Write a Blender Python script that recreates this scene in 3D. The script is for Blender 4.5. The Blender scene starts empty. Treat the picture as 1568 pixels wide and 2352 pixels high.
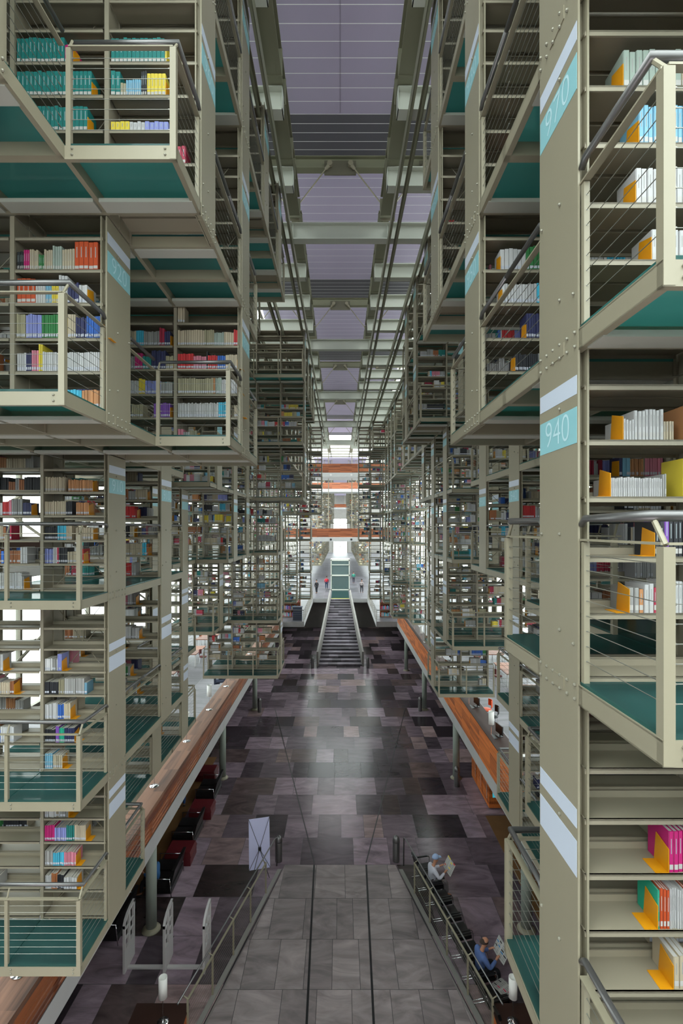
import bpy, math, random
import numpy as np
from mathutils import Vector, Matrix

SC = bpy.context.scene
COL = SC.collection
PI = math.pi
CH = 11.9                       # camera height above the ground floor

# ------------------------------------------------------------------ camera, light, exposure
cam_d = bpy.data.cameras.new('camera')
cam = bpy.data.objects.new('camera', cam_d); COL.objects.link(cam)
cam_d.sensor_fit = 'VERTICAL'; cam_d.sensor_height = 36.0
cam_d.lens = 1150.0 / 2352.0 * 36.0
cam_d.shift_x = 3.0 / 2352.0; cam_d.shift_y = 37.0 / 2352.0
cam_d.clip_start = 0.05; cam_d.clip_end = 600
cam.location = (0, 0, CH); cam.rotation_euler = (PI / 2, 0, 0)
SC.camera = cam

world = bpy.data.worlds.new('World'); SC.world = world; world.use_nodes = True
bg = world.node_tree.nodes['Background']
# overcast sky: bright overhead, paler at the horizon, dull ground below it
_nt = world.node_tree
_tc = _nt.nodes.new('ShaderNodeTexCoord'); _sp = _nt.nodes.new('ShaderNodeSeparateXYZ')
_mr = _nt.nodes.new('ShaderNodeMapRange'); _mr.inputs['From Min'].default_value = -1; _mr.inputs['From Max'].default_value = 1
_rp = _nt.nodes.new('ShaderNodeValToRGB'); _el = _rp.color_ramp.elements
_el[0].position = 0.0; _el[0].color = (.42, .405, .41, 1)
_el[1].position = 1.0; _el[1].color = (1.0, .97, .985, 1)
for _p, _v in ((.47, .42), (.5, .42), (.56, .44), (.7, .66)):
    _e = _rp.color_ramp.elements.new(_p); _e.color = (_v, _v * .97, _v * .985, 1)
_nt.links.new(_tc.outputs['Generated'], _sp.inputs[0]); _nt.links.new(_sp.outputs[2], _mr.inputs['Value'])
_nt.links.new(_mr.outputs[0], _rp.inputs[0]); _nt.links.new(_rp.outputs[0], bg.inputs[0])
bg.inputs[1].default_value = 4.6

SC.view_settings.view_transform = 'Standard'; SC.view_settings.look = 'None'
SC.view_settings.gamma = 1.0; SC.view_settings.use_curve_mapping = False
SC.view_settings.exposure = 1.55
cy = SC.cycles
cy.max_bounces = 9; cy.diffuse_bounces = 7; cy.glossy_bounces = 3; cy.transparent_max_bounces = 12
cy.transmission_bounces = 4; cy.sample_clamp_indirect = 6.0
cy.caustics_reflective = False; cy.caustics_refractive = False
cy.use_denoising = True

# ------------------------------------------------------------------ materials
def lin(c):
    out = []
    for v in c:
        v = v / 255.0
        out.append(v / 12.92 if v <= 0.04045 else ((v + 0.055) / 1.055) ** 2.4)
    return tuple(out)

MATS = {}
def mat(name, rgb=None, rough=0.5, metal=0.0, noise=0.0, nscale=3.0, spec=0.5, emit=0.0):
    if name in MATS: return MATS[name]
    m = bpy.data.materials.new(name); m.use_nodes = True
    nt = m.node_tree; p = nt.nodes['Principled BSDF']
    c = lin(rgb) + (1,)
    p.inputs['Base Color'].default_value = c
    p.inputs['Roughness'].default_value = rough
    p.inputs['Metallic'].default_value = metal
    p.inputs['Specular IOR Level'].default_value = spec
    if noise:
        tc = nt.nodes.new('ShaderNodeTexCoord'); n = nt.nodes.new('ShaderNodeTexNoise')
        n.inputs['Scale'].default_value = nscale; n.inputs['Detail'].default_value = 5
        r = nt.nodes.new('ShaderNodeMapRange')
        r.inputs['To Min'].default_value = 1 - noise; r.inputs['To Max'].default_value = 1 + noise
        mx = nt.nodes.new('ShaderNodeMix'); mx.data_type = 'RGBA'; mx.blend_type = 'MULTIPLY'
        mx.inputs[0].default_value = 1.0; mx.inputs[6].default_value = c
        nt.links.new(tc.outputs['Object'], n.inputs['Vector'])
        nt.links.new(n.outputs['Fac'], r.inputs['Value'])
        nt.links.new(r.outputs['Result'], mx.inputs[7])
        nt.links.new(mx.outputs[2], p.inputs['Base Color'])
    if emit:
        p.inputs['Emission Color'].default_value = c; p.inputs['Emission Strength'].default_value = emit
    MATS[name] = m
    return m

STEEL = mat('olive_painted_steel', (139, 131, 112), 0.45, 0, 0.04, 2.0)
STEELD = mat('dark_olive_steel', (100, 95, 80), 0.5, 0, 0.05, 2.0)
SHELF = mat('shelf_enamel', (139, 130, 113), 0.5, 0, 0.03, 2.0)
BEAMM = mat('roof_beam_paint', (196, 198, 188), 0.5, 0, 0.05, 1.0)
CHAN = mat('hanger_channel_paint', (128, 126, 106), 0.5, 0, 0.06, 1.0)
TUBE = mat('brushed_steel_tube', (118, 116, 116), 0.36, 0.75)
CHROME = mat('chrome', (215, 215, 218), 0.12, 1.0)
CABLE = mat('steel_cable', (150, 148, 140), 0.35, 0.7)
BOLT = mat('zinc_bolt', (138, 134, 120), 0.4, 0.3)
WHITEB = mat('white_sign_band', (190, 197, 212), 0.4)
BLUEB = mat('blue_sign_panel', (136, 186, 194), 0.4)
NUM = mat('pale_numerals', (184, 214, 222), 0.5)
TRAY = mat('cable_tray_grey', (168, 166, 156), 0.5)
CONC = mat('pale_concrete', (170, 168, 168), 0.75, 0, 0.12, 1.6)
CONCD = mat('grey_concrete', (132, 128, 124), 0.8, 0, 0.15, 1.4)
BLACKL = mat('black_leather', (20, 19, 20), 0.35, 0, 0.2, 6)
REDL = mat('red_leather', (92, 20, 28), 0.4, 0, 0.1, 6)
BLACKP = mat('black_plastic', (24, 24, 26), 0.4)
WHITEP = mat('white_plastic', (196, 192, 192), 0.4)
SHADE = mat('white_lamp_shade', (232, 230, 226), 0.6)
PAPER = mat('paper', (178, 174, 171), 0.8)
YELLOW = mat('yellow_bookend_steel', (206, 138, 14), 0.45)
LINEW = mat('pale_joint_strip', (250, 248, 252), 0.4)
ROOFP = mat('mauve_roof_panel', (172, 160, 188), 0.55, 0, 0.05, 0.5)
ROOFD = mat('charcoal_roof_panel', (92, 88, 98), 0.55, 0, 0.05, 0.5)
YELS = mat('yellow_strip', (214, 214, 30), 0.5)
SKIN = mat('skin', (176, 122, 96), 0.55)
CARPET = mat('brown_carpet', (112, 76, 38), 0.95, 0, 0.2, 3)
DKWOOD = mat('dark_brown_wood', (52, 32, 26), 0.6, 0, 0.15, 4, 0.25)
BANNER = mat('lavender_banner_cloth', (206, 206, 240), 0.8)
SCREEN = mat('cyan_screen', (60, 170, 190), 0.3, emit=0.25)
DARK = mat('dark_panel', (34, 34, 40), 0.5)
GREYSEAT = mat('grey_floor_stone', (150, 150, 156), 0.4, 0, 0.12, 0.8)

def wood_mat(name, c1, c2, axis='Y', rough=0.4, plank=0.11, paxis=2):
    m = bpy.data.materials.new(name); m.use_nodes = True
    nt = m.node_tree; p = nt.nodes['Principled BSDF']; p.inputs['Roughness'].default_value = rough
    tc = nt.nodes.new('ShaderNodeTexCoord'); mp = nt.nodes.new('ShaderNodeMapping')
    sc = [14.0, 14.0, 14.0]; sc['XYZ'.index(axis)] = 0.7
    mp.inputs['Scale'].default_value = sc
    n = nt.nodes.new('ShaderNodeTexNoise'); n.inputs['Scale'].default_value = 1.0; n.inputs['Detail'].default_value = 6
    sx = nt.nodes.new('ShaderNodeSeparateXYZ')
    dv = nt.nodes.new('ShaderNodeMath'); dv.operation = 'DIVIDE'; dv.inputs[1].default_value = plank
    fl = nt.nodes.new('ShaderNodeMath'); fl.operation = 'FLOOR'
    dy = nt.nodes.new('ShaderNodeMath'); dy.operation = 'DIVIDE'; dy.inputs[1].default_value = 1.3
    fy = nt.nodes.new('ShaderNodeMath'); fy.operation = 'FLOOR'
    cmb = nt.nodes.new('ShaderNodeCombineXYZ')
    wn = nt.nodes.new('ShaderNodeTexWhiteNoise'); wn.noise_dimensions = '2D'
    ad = nt.nodes.new('ShaderNodeMath'); ad.operation = 'MULTIPLY_ADD'; ad.inputs[1].default_value = 0.55; 
    r = nt.nodes.new('ShaderNodeValToRGB')
    r.color_ramp.elements[0].position = 0.35; r.color_ramp.elements[0].color = lin(c1) + (1,)
    r.color_ramp.elements[1].position = 0.95; r.color_ramp.elements[1].color = lin(c2) + (1,)
    L = nt.links.new
    L(tc.outputs['Object'], mp.inputs['Vector']); L(mp.outputs[0], n.inputs['Vector'])
    L(tc.outputs['Object'], sx.inputs[0])
    L(sx.outputs[paxis], dv.inputs[0]); L(dv.outputs[0], fl.inputs[0])
    L(sx.outputs['XYZ'.index(axis)], dy.inputs[0]); L(dy.outputs[0], fy.inputs[0])
    L(fl.outputs[0], cmb.inputs[0]); L(fy.outputs[0], cmb.inputs[1]); L(cmb.outputs[0], wn.inputs['Vector'])
    L(wn.outputs['Value'], ad.inputs[0]); L(n.outputs['Fac'], ad.inputs[2])
    L(ad.outputs[0], r.inputs[0]); L(r.outputs[0], p.inputs['Base Color'])
    return m
WOODR = wood_mat('orange_wood_planks', (122, 54, 18), (214, 118, 52), 'Y', 0.6, 0.105, 2)
WOODL = wood_mat('red_brown_wood_slats', (74, 32, 18), (142, 78, 40), 'Y', 0.4, 0.2, 2)
WOODT = wood_mat('brown_counter_wood', (72, 45, 33), (126, 87, 66), 'Y', 0.62, 0.15, 0)
WOODX = wood_mat('bridge_wood_planks', (84, 38, 20), (148, 84, 52), 'X', 0.45, 0.105, 2)

def glass_mat(name, tint, base, rough, fac):
    m = bpy.data.materials.new(name); m.use_nodes = True
    nt = m.node_tree; p = nt.nodes['Principled BSDF']; out = nt.nodes['Material Output']
    p.inputs['Base Color'].default_value = lin(base) + (1,); p.inputs['Roughness'].default_value = rough
    t = nt.nodes.new('ShaderNodeBsdfTransparent'); t.inputs[0].default_value = lin(tint) + (1,)
    mx = nt.nodes.new('ShaderNodeMixShader'); mx.inputs[0].default_value = fac
    nt.links.new(t.outputs[0], mx.inputs[1]); nt.links.new(p.outputs[0], mx.inputs[2])
    nt.links.new(mx.outputs[0], out.inputs['Surface'])
    return m
TEAL = glass_mat('teal_floor_glass', (128, 196, 190), (68, 98, 98), 0.08, 0.70)
_n = TEAL.node_tree; _t = _n.nodes.new('ShaderNodeBsdfTranslucent'); _t.inputs[0].default_value = lin((122, 168, 162)) + (1,)
_m = _n.nodes.new('ShaderNodeMixShader'); _m.inputs[0].default_value = .5
_mx = [q for q in _n.nodes if q.type == 'MIX_SHADER' and q != _m][0]
_n.links.new(_n.nodes['Principled BSDF'].outputs[0], _m.inputs[1]); _n.links.new(_t.outputs[0], _m.inputs[2])
_n.links.new(_m.outputs[0], _mx.inputs[2])
CLEAR = glass_mat('clear_window_glass', (238, 246, 244), (200, 215, 215), 0.05, 0.12)
LIFTG = glass_mat('lift_glass', (200, 216, 214), (140, 156, 156), 0.06, 0.3)

def attr_mat(name, rough=0.6, marble=False):
    m = bpy.data.materials.new(name); m.use_nodes = True
    nt = m.node_tree; p = nt.nodes['Principled BSDF']; p.inputs['Roughness'].default_value = rough
    a = nt.nodes.new('ShaderNodeAttribute'); a.attribute_name = 'tint'
    L = nt.links.new
    if not marble:
        L(a.outputs['Color'], p.inputs['Base Color'])
    else:
        tc = nt.nodes.new('ShaderNodeTexCoord'); mp = nt.nodes.new('ShaderNodeMapping')
        mp.inputs['Scale'].default_value = (0.55, 1.5, 1)
        ml = nt.nodes.new('ShaderNodeVectorMath'); ml.operation = 'SCALE'; ml.inputs['Scale'].default_value = 90
        av = nt.nodes.new('ShaderNodeVectorMath'); av.operation = 'ADD'
        n = nt.nodes.new('ShaderNodeTexNoise'); n.inputs['Scale'].default_value = 1.1; n.inputs['Detail'].default_value = 8
        n.inputs['Roughness'].default_value = 0.6; n.inputs['Distortion'].default_value = 1.6
        r = nt.nodes.new('ShaderNodeMapRange'); r.inputs['From Min'].default_value = 0.3; r.inputs['From Max'].default_value = 0.72
        r.inputs['To Min'].default_value = 0.62; r.inputs['To Max'].default_value = 1.55
        mx = nt.nodes.new('ShaderNodeMix'); mx.data_type = 'RGBA'; mx.blend_type = 'MULTIPLY'; mx.inputs[0].default_value = 1
        L(tc.outputs['Object'], mp.inputs['Vector']); L(a.outputs['Color'], ml.inputs[0])
        L(mp.outputs[0], av.inputs[0]); L(ml.outputs[0], av.inputs[1]); L(av.outputs[0], n.inputs['Vector'])
        L(n.outputs['Fac'], r.inputs['Value']); L(a.outputs['Color'], mx.inputs[6]); L(r.outputs[0], mx.inputs[7])
        L(mx.outputs[2], p.inputs['Base Color'])
    return m
BOOKS = attr_mat('assorted_book_covers', 0.6)
STONE = attr_mat('polished_marble_tiles', 0.22, True)
STONE2 = attr_mat('honed_marble_tiles', 0.4, True)

# ------------------------------------------------------------------ helpers
class MB:
    def __init__(self): self.v = []; self.f = []; self.m = []; self.t = []
    def quad(self, pts, m=0, tint=None):
        b = len(self.v); self.v += [tuple(p) for p in pts]
        self.f.append(tuple(range(b, b + len(pts)))); self.m.append(m); self.t.append(tint)
    def box(self, x0, x1, y0, y1, z0, z1, m=0, tint=None):
        if x0 > x1: x0, x1 = x1, x0
        if y0 > y1: y0, y1 = y1, y0
        if z0 > z1: z0, z1 = z1, z0
        b = len(self.v)
        self.v += [(x0,y0,z0),(x1,y0,z0),(x1,y1,z0),(x0,y1,z0),(x0,y0,z1),(x1,y0,z1),(x1,y1,z1),(x0,y1,z1)]
        for q in ((0,3,2,1),(4,5,6,7),(0,1,5,4),(1,2,6,5),(2,3,7,6),(3,0,4,7)):
            self.f.append(tuple(b + i for i in q)); self.m.append(m); self.t.append(tint)
        return self
    def hexa(self, bot, top, m=0, tint=None):
        b = len(self.v); self.v += [tuple(p) for p in bot] + [tuple(p) for p in top]; n = len(bot)
        self.f.append(tuple(b + i for i in range(n))[::-1]); self.f.append(tuple(b + n + i for i in range(n)))
        for i in range(n):
            j = (i + 1) % n; self.f.append((b + i, b + j, b + n + j, b + n + i))
        self.m += [m] * (n + 2); self.t += [tint] * (n + 2)
        return self
    def tube(self, pts, r, n=8, m=0, cap=True, closed=False):
        pts = [Vector(p) for p in pts]; k = len(pts); rings = []
        rr = r if isinstance(r, (list, tuple)) else [r] * k
        prev = None
        for i, p in enumerate(pts):
            d = Vector((0, 0, 0))
            if i > 0: d += (p - pts[i-1]).normalized()
            if i < k - 1: d += (pts[i+1] - p).normalized()
            if d.length < 1e-6: d = pts[i] - pts[i-1]
            d.normalize()
            a = prev if prev is not None else (Vector((0,0,1)) if abs(d.z) < 0.9 else Vector((1,0,0)))
            u = (a - d * a.dot(d))
            if u.length < 1e-6: u = Vector((1,0,0)) - d * d.x
            u.normalize(); w = d.cross(u); prev = u
            sc = 1.0
            if 0 < i < k - 1:
                c = (p - pts[i-1]).normalized().dot((pts[i+1] - p).normalized())
                sc = min(1.4, 1.0 / max(0.5, math.sqrt(max(0.0, (1 + c) / 2))))
            b = len(self.v)
            for q in range(n):
                an = 2 * PI * q / n
                self.v.append(tuple(p + (u * math.cos(an) + w * math.sin(an)) * rr[i] * sc))
            rings.append(b)
        for i in range(k - 1):
            a, b = rings[i], rings[i+1]
            for q in range(n):
                self.f.append((a + q, a + (q+1) % n, b + (q+1) % n, b + q)); self.m.append(m); self.t.append(None)
        if cap:
            self.f.append(tuple(rings[0] + q for q in range(n))[::-1]); self.f.append(tuple(rings[-1] + q for q in range(n)))
            self.m += [m, m]; self.t += [None, None]
        return self
    def lathe(self, prof, c=(0,0,0), n=20, m=0):
        b = len(self.v)
        for (r, z) in prof:
            for q in range(n):
                an = 2 * PI * q / n
                self.v.append((c[0] + r * math.cos(an), c[1] + r * math.sin(an), c[2] + z))
        for i in range(len(prof) - 1):
            for q in range(n):
                self.f.append((b + i*n + q, b + i*n + (q+1) % n, b + (i+1)*n + (q+1) % n, b + (i+1)*n + q)); self.m.append(m); self.t.append(None)
        self.f.append(tuple(b + q for q in range(n))[::-1]); self.f.append(tuple(b + (len(prof)-1)*n + q for q in range(n)))
        self.m += [m, m]; self.t += [None, None]
        return self
    def mesh(self, name, mats, smooth=False):
        me = bpy.data.meshes.new(name)
        me.from_pydata(self.v, [], self.f)
        if not isinstance(mats, (list, tuple)): mats = [mats]
        for mm in mats: me.materials.append(mm)
        if len(mats) > 1: me.polygons.foreach_set('material_index', self.m)
        if smooth:
            me.polygons.foreach_set('use_smooth', [len(f) == 4 for f in self.f])
        if any(t is not None for t in self.t):
            at = me.attributes.new('tint', 'FLOAT_COLOR', 'FACE')
            arr = np.ones((len(self.f), 4), dtype=np.float32)
            for i, t in enumerate(self.t):
                if t is not None: arr[i, :3] = t
            at.data.foreach_set('color', arr.ravel())
        me.update()
        return me

def put(name, me, parent=None, loc=(0,0,0), rot=None):
    o = bpy.data.objects.new(name, me); COL.objects.link(o)
    o.location = loc
    if rot: o.rotation_euler = rot
    if parent is not None: o.parent = parent
    return o
def build(name, mb, mats, parent=None, loc=(0,0,0), rot=None, smooth=False):
    return put(name, mb.mesh(name, mats, smooth), parent, loc, rot)
def tag(o, label, cat, group=None, kind=None):
    if label: o['label'] = label
    if cat: o['category'] = cat
    if group: o['group'] = group
    if kind: o['kind'] = kind
    return o
def thing(name, label, cat, loc=(0,0,0), rz=0.0, group=None):
    o = bpy.data.objects.new(name, None); COL.objects.link(o)
    o.empty_display_size = 0.1; o.location = loc; o.rotation_euler = (0, 0, rz)
    return tag(o, label, cat, group)
def struct(name, mb, mats, smooth=False):
    o = build(name, mb, mats, smooth=smooth); o['kind'] = 'structure'; return o
def dup(root, loc, rz=0.0, label=None):
    r = root.copy(); COL.objects.link(r); r.location = loc; r.rotation_euler = (0, 0, rz)
    if label: r['label'] = label
    for ch in list(root.children):
        c = ch.copy(); COL.objects.link(c); c.parent = r
        for g in list(ch.children):
            d = g.copy(); COL.objects.link(d); d.parent = c
    return r
CACHE = {}
def cached(key, fn):
    if key not in CACHE: CACHE[key] = fn()
    return CACHE[key]
ORD = ['first','second','third','fourth','fifth','sixth','seventh','eighth','ninth','tenth','eleventh','twelfth','thirteenth',
       'fourteenth','fifteenth','sixteenth','seventeenth','eighteenth','nineteenth','twentieth','twenty-first','twenty-second',
       'twenty-third','twenty-fourth','twenty-fifth','twenty-sixth','twenty-seventh','twenty-eighth']
SIDE = {-1: 'left', 1: 'right'}

# ------------------------------------------------------------------ layout of the hanging stacks
BAY = 1.02; X0 = 1.5; P = 2.25; Y0 = 3.154; D = 0.6
def YK(k): return Y0 + P * k
def XE(e): return X0 + BAY * (e - 1.5)
FZ = {3: CH + 6.2, 2: CH + 3.45, 1: CH + 1.2, 0: CH - 1.04, -1: CH - 3.79, -2: CH - 6.04, 4: CH + 8.38}
EMAX = 5.5
TIER = {-2: 'lowest tier', -1: 'second lowest tier', 0: 'third lowest tier', 1: 'third highest tier', 2: 'second highest tier', 3: 'top tier'}
def T(s):
    out = []
    for tok in s.split():
        out.append(None if tok == '-' else float(tok))
    return out
ENDS = {
 -1: {
  3:  T('2.5 1.5 1.5 1.5 1.5 2.5 3.5 3.5 1.5 1.5 1.5 1.5 3.5 3.5 3.5 3.5 2.5 1.5 2.5'),
  2:  T('2.5 1.5 1.5 3.5 3.5 3.5 3.5 3.5 1.5 2.5 2.5 2.5 2.5 2.5 2.5 2.5 2.5 1.5 2.5'),
  1:  T('4.5 2.5 1.5 3.5 4.5 3.5 3.5 3.5 1.5 4.5 4.5 4.5 4.5 4.5 4.5 4.5 3.5 1.5 2.5'),
  0:  T('- - 3.5 3.5 4.5 4.5 3.5 3.5 2.5 4.5 4.5 4.5 4.5 4.5 4.5 4.5 4.5 3.5 2.5'),
  -1: T('- - 3.5 3.5 4.5 4.5 - 4.5 2.5 4.5 4.5 4.5 4.5 4.5 4.5 4.5 4.5 3.5 2.5'),
  -2: T('- - 3.5 4.5 4.5 4.5 - - 2.5 4.5 4.5 4.5 4.5 4.5 4.5 4.5 4.5 3.5 2.5')},
 1: {
  3:  T('1.5 1.5 1.5 2.5 2.5 2.5 2.5 2.5 3.5 3.5 3.5 3.5 4.5 3.5 3.5 3.5 2.5 1.5 2.5'),
  2:  T('1.5 1.5 1.5 3.5 3.5 3.5 2.5 2.5 3.5 3.5 3.5 3.5 4.5 3.5 3.5 3.5 3.5 1.5 2.5'),
  1:  T('1.5 1.5 3.5 3.5 3.5 4.5 3.5 3.5 3.5 4.5 4.5 - - 4.5 3.5 3.5 3.5 1.5 2.5'),
  0:  T('1.5 2.5 3.5 3.5 3.5 4.5 3.5 3.5 4.5 4.5 4.5 - - 4.5 3.5 3.5 3.5 1.5 2.5'),
  -1: T('1.5 2.5 3.5 3.5 - - 3.5 3.5 4.5 4.5 4.5 - - 4.5 3.5 4.5 4.5 3.5 2.5'),
  -2: T('- - 3.5 3.5 - - - 3.5 - - 4.5 - - 4.5 3.5 4.5 4.5 3.5 2.5')}}
def end(k, s, n):
    if k < 0 or k > 18: return None
    return ENDS[s][n][k]
NROW = 19
def EM(k, s, n): return 6.5 if (4 <= k <= 9 and n >= -1) else EMAX      # how far out a tier reaches
DETAIL = 4          # rows up to here carry separate parts
BOARDS = [0.1, 0.5, 0.86, 1.24, 1.6, 1.95]
def boards(n):
    b = list(BOARDS)
    if FZ[n+1] - FZ[n] > 2.5 and n != 3: b.append(2.27)
    if n == 3: b = b[:-1] + [1.93, 2.165]
    return b

# ------------------------------------------------------------------ room shell
rng = random.Random(11)
# ground floor: polished stone in rows of slabs
TR = 1.546
def tile_tint(r, dark=0.0):
    g = r.choice([44, 54, 66, 80, 92, 108, 122, 132]) * (1 - dark) + r.uniform(-4, 4)
    c = lin((g * 1.18 + 2, g * 1.03 + 1, g * 1.11 + 3)) if r.random() < .75 else lin((g * 1.24 + 3, g * 1.06 + 1, g * 1.07 + 1))
    return c
def hw(yy): return 1.95 + .235 * (17.7 - yy)
mb = MB()
y = 17.7 - TR * 14; row = 0
while y < 60:
    x = -14.0 - rng.uniform(0, 1)
    ramp = y + TR * .5 < 17.7
    while x < 14:
        w = rng.choice([.75, .9, 1.1, 1.3, 1.55, 1.9])
        x1 = min(x + w, 14)
        t = tile_tint(rng)
        g = .006
        if ramp:
            for (a, b) in ((x, min(x1, -99)), (x, x1)):
                if b <= a: continue
                ya, yb = y + g, y + TR - g
                # keep the ramp clear of floor slabs
                for sgn in (-1, 1):
                    lo, hi = (a, b) if sgn < 0 else (a, b)
                    if sgn < 0:
                        pa = [min(hi - g, -hw(ya)), min(hi - g, -hw(yb))]
                        if lo + g < max(pa):
                            mb.quad([(min(lo + g, pa[0]), ya, 0), (pa[0], ya, 0), (pa[1], yb, 0), (min(lo + g, pa[1]), yb, 0)], 0, t)
                    else:
                        pa = [max(lo + g, hw(ya)), max(lo + g, hw(yb))]
                        if hi - g > min(pa):
                            mb.quad([(pa[0], ya, 0), (max(hi - g, pa[0]), ya, 0), (max(hi - g, pa[1]), yb, 0), (pa[1], yb, 0)], 0, t)
        else:
            mb.quad([(x + g, y + g, 0), (x1 - g, y + g, 0), (x1 - g, y + TR - g, 0), (x + g, y + TR - g, 0)], 0, t)
        x = x1
    y += TR; row += 1
mb.box(-14, 14, 17.7, 62, -.05, -.004, 1)
for s in (-1, 1):
    mb.hexa([(s*14, -4, -.05), (s*hw(-4), -4, -.05), (s*hw(17.7), 17.7, -.05), (s*14, 17.7, -.05)][::s],
            [(s*14, -4, -.004), (s*hw(-4), -4, -.004), (s*hw(17.7), 17.7, -.004), (s*14, 17.7, -.004)][::s], 1)
# dark drain lines fanning across the hall floor
for s in (-1, 1):
    a = Vector((s*.92, 17.8, .003)); b = Vector((s*4.3, 33.0, .003)); w = Vector((.022, 0, 0))
    mb.quad([a - w, a + w, b + w, b - w], 2)
struct('floor', mb, [STONE, DARK, BLACKP])

# ramp of larger slabs, gently sinking towards the camera, between the two railings
mb = MB(); r2 = random.Random(5)
def rz(yy): return -.03 * (17.7 - yy)
y = 17.7
while y > 2:
    yn = y - TR; x = -hw(yn) - .2 - r2.uniform(0, .6)
    while x < hw(yn):
        w = r2.choice([.5, .75, .9, 1.0, 1.15]); x1 = x + w
        g0 = r2.uniform(118, 146); t = lin((g0 * 1.0, g0 * .915, g0 * .92))
        cl = lambda xx, yy: max(-hw(yy), min(hw(yy), xx))
        pts = [(cl(x + .006, yn), yn + .006, rz(yn)), (cl(x1 - .006, yn), yn + .006, rz(yn)), (cl(x1 - .006, y), y - .006, rz(y)), (cl(x + .006, y), y - .006, rz(y))]
        if pts[1][0] - pts[0][0] > .01: mb.quad(pts, 0, t)
        x = x1
    y = yn
mb.hexa([(-hw(2), 2, rz(2)-.1), (hw(2), 2, rz(2)-.1), (hw(17.7), 17.7, -.1), (-hw(17.7), 17.7, -.1)],
        [(-hw(2), 2, rz(2)-.006), (hw(2), 2, rz(2)-.006), (hw(17.7), 17.7, -.006), (-hw(17.7), 17.7, -.006)], 1)
for s in (-1, 1):
    a = Vector((s*.92, 17.7, .006)); b = Vector((s*.70, 6.0, rz(6)+.006)); w = Vector((.03, 0, 0))
    mb.quad([a - w, b - w, b + w, a + w], 2)
ramp = build('entrance_ramp', mb, [STONE2, DARK, BLACKP])
tag(ramp, 'wide entrance ramp of pale grey stone slabs between the two lower railings', 'ramp')
for s in (-1, 1):
    mb = MB()
    pr = [(hw(2) + .14, 2), (hw(17.5) + .14, 17.5)]
    mb.hexa([(s*(hw(2)+.02), 2, rz(2)-.1), (s*(hw(2)+.15), 2, rz(2)-.1), (s*(hw(17.4)+.15), 17.4, -.1), (s*(hw(17.4)+.02), 17.4, -.1)][::s],
            [(s*(hw(2)+.02), 2, .05), (s*(hw(2)+.15), 2, .05), (s*(hw(17.4)+.15), 17.4, .05), (s*(hw(17.4)+.02), 17.4, .05)][::s])
    tag(build('ramp_kerb', mb, CONCD), 'low concrete kerb along the %s edge of the entrance ramp' % SIDE[s], 'kerb')

# mezzanine slabs, one each side, stepping in towards the stair and joined beyond it
ME = 5.05; MZ = CH - 8.29; MB_ = CH - 8.76
def slab_floor(mb, x0, x1, y0, y1, z, r, tw=1.6, base=(88, 85, 90)):
    yy = y0
    while yy < y1:
        xx = x0
        while xx < x1:
            xe = min(xx + tw, x1); ye = min(yy + tw, y1); g0 = r.uniform(.82, 1.12)
            mb.quad([(xx+.005, yy+.005, z), (xe-.005, yy+.005, z), (xe-.005, ye-.005, z), (xx+.005, ye-.005, z)], 0, lin(tuple(min(255, c*g0) for c in base)))
            xx = xe
        yy += tw
for s in (-1, 1):
    mb = MB()
    xa, xb = (ME, 14) if s > 0 else (-14, -ME)
    mb.box(xa, xb, -3, 44.4, MB_, MZ - .004, 1); slab_floor(mb, xa, xb, -3, 44.4, MZ, rng)
    xa, xb = (3.2, 14) if s > 0 else (-14, -3.2)
    mb.box(xa, xb, 44.4, 58.9, MB_, MZ - .004, 1); slab_floor(mb, xa, xb, 44.4, 58.9, MZ, rng)
    o = build('mezzanine_slab', mb, [STONE2, CONC])
    tag(o, 'concrete mezzanine floor slab with grey stone paving on the %s side' % SIDE[s], 'mezzanine')
    o['kind'] = 'structure'; o.name = 'floor_mezzanine_' + SIDE[s]
mb = MB(); mb.box(-14, 14, 58.9, 170, MB_, MZ - .004, 1)
slab_floor(mb, -14, 14, 58.9, 120, MZ, rng, 1.5, (72, 70, 76)); slab_floor(mb, -14, 14, 120, 170, MZ, rng, 4, (72, 70, 76))
o = struct('floor_beyond_stair', mb, [STONE2, CONC])

# roof: mauve panels with pale joints, with charcoal strips before every truss
RZ = CH + 11.2
RW = 4.2                         # the closed panels stop here; sides and near end glazed, added to let daylight in
mb = MB()
STEP = 0.9                       # added sawtooth step: unseen clerestory behind every truss, throwing daylight down the hall
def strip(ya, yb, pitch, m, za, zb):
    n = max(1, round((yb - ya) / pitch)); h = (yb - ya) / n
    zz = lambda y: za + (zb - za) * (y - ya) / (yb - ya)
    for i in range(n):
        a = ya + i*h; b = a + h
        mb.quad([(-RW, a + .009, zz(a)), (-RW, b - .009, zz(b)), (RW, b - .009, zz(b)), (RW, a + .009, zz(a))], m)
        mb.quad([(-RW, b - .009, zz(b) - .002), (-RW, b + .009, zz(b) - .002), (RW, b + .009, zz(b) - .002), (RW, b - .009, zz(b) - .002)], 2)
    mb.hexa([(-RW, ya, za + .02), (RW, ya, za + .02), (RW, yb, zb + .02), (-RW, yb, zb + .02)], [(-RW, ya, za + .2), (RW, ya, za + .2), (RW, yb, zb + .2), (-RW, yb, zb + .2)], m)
tr = [YK(k) + .3 for k in (5, 9, 13, 17)]
yprev = 3.0; zs = RZ; cl_y = []
for yt in tr + [tr[-1] + 9, tr[-1] + 18]:
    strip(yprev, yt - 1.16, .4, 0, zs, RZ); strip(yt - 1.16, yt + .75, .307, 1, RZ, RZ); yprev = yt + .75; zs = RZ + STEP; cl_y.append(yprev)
mb.box(-RW, RW, 79, 170, RZ - .15, RZ + .2, 0)
mb.box(-.003, .003, 3.0, 13.5, RZ - .004, RZ - .001, 1)
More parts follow.
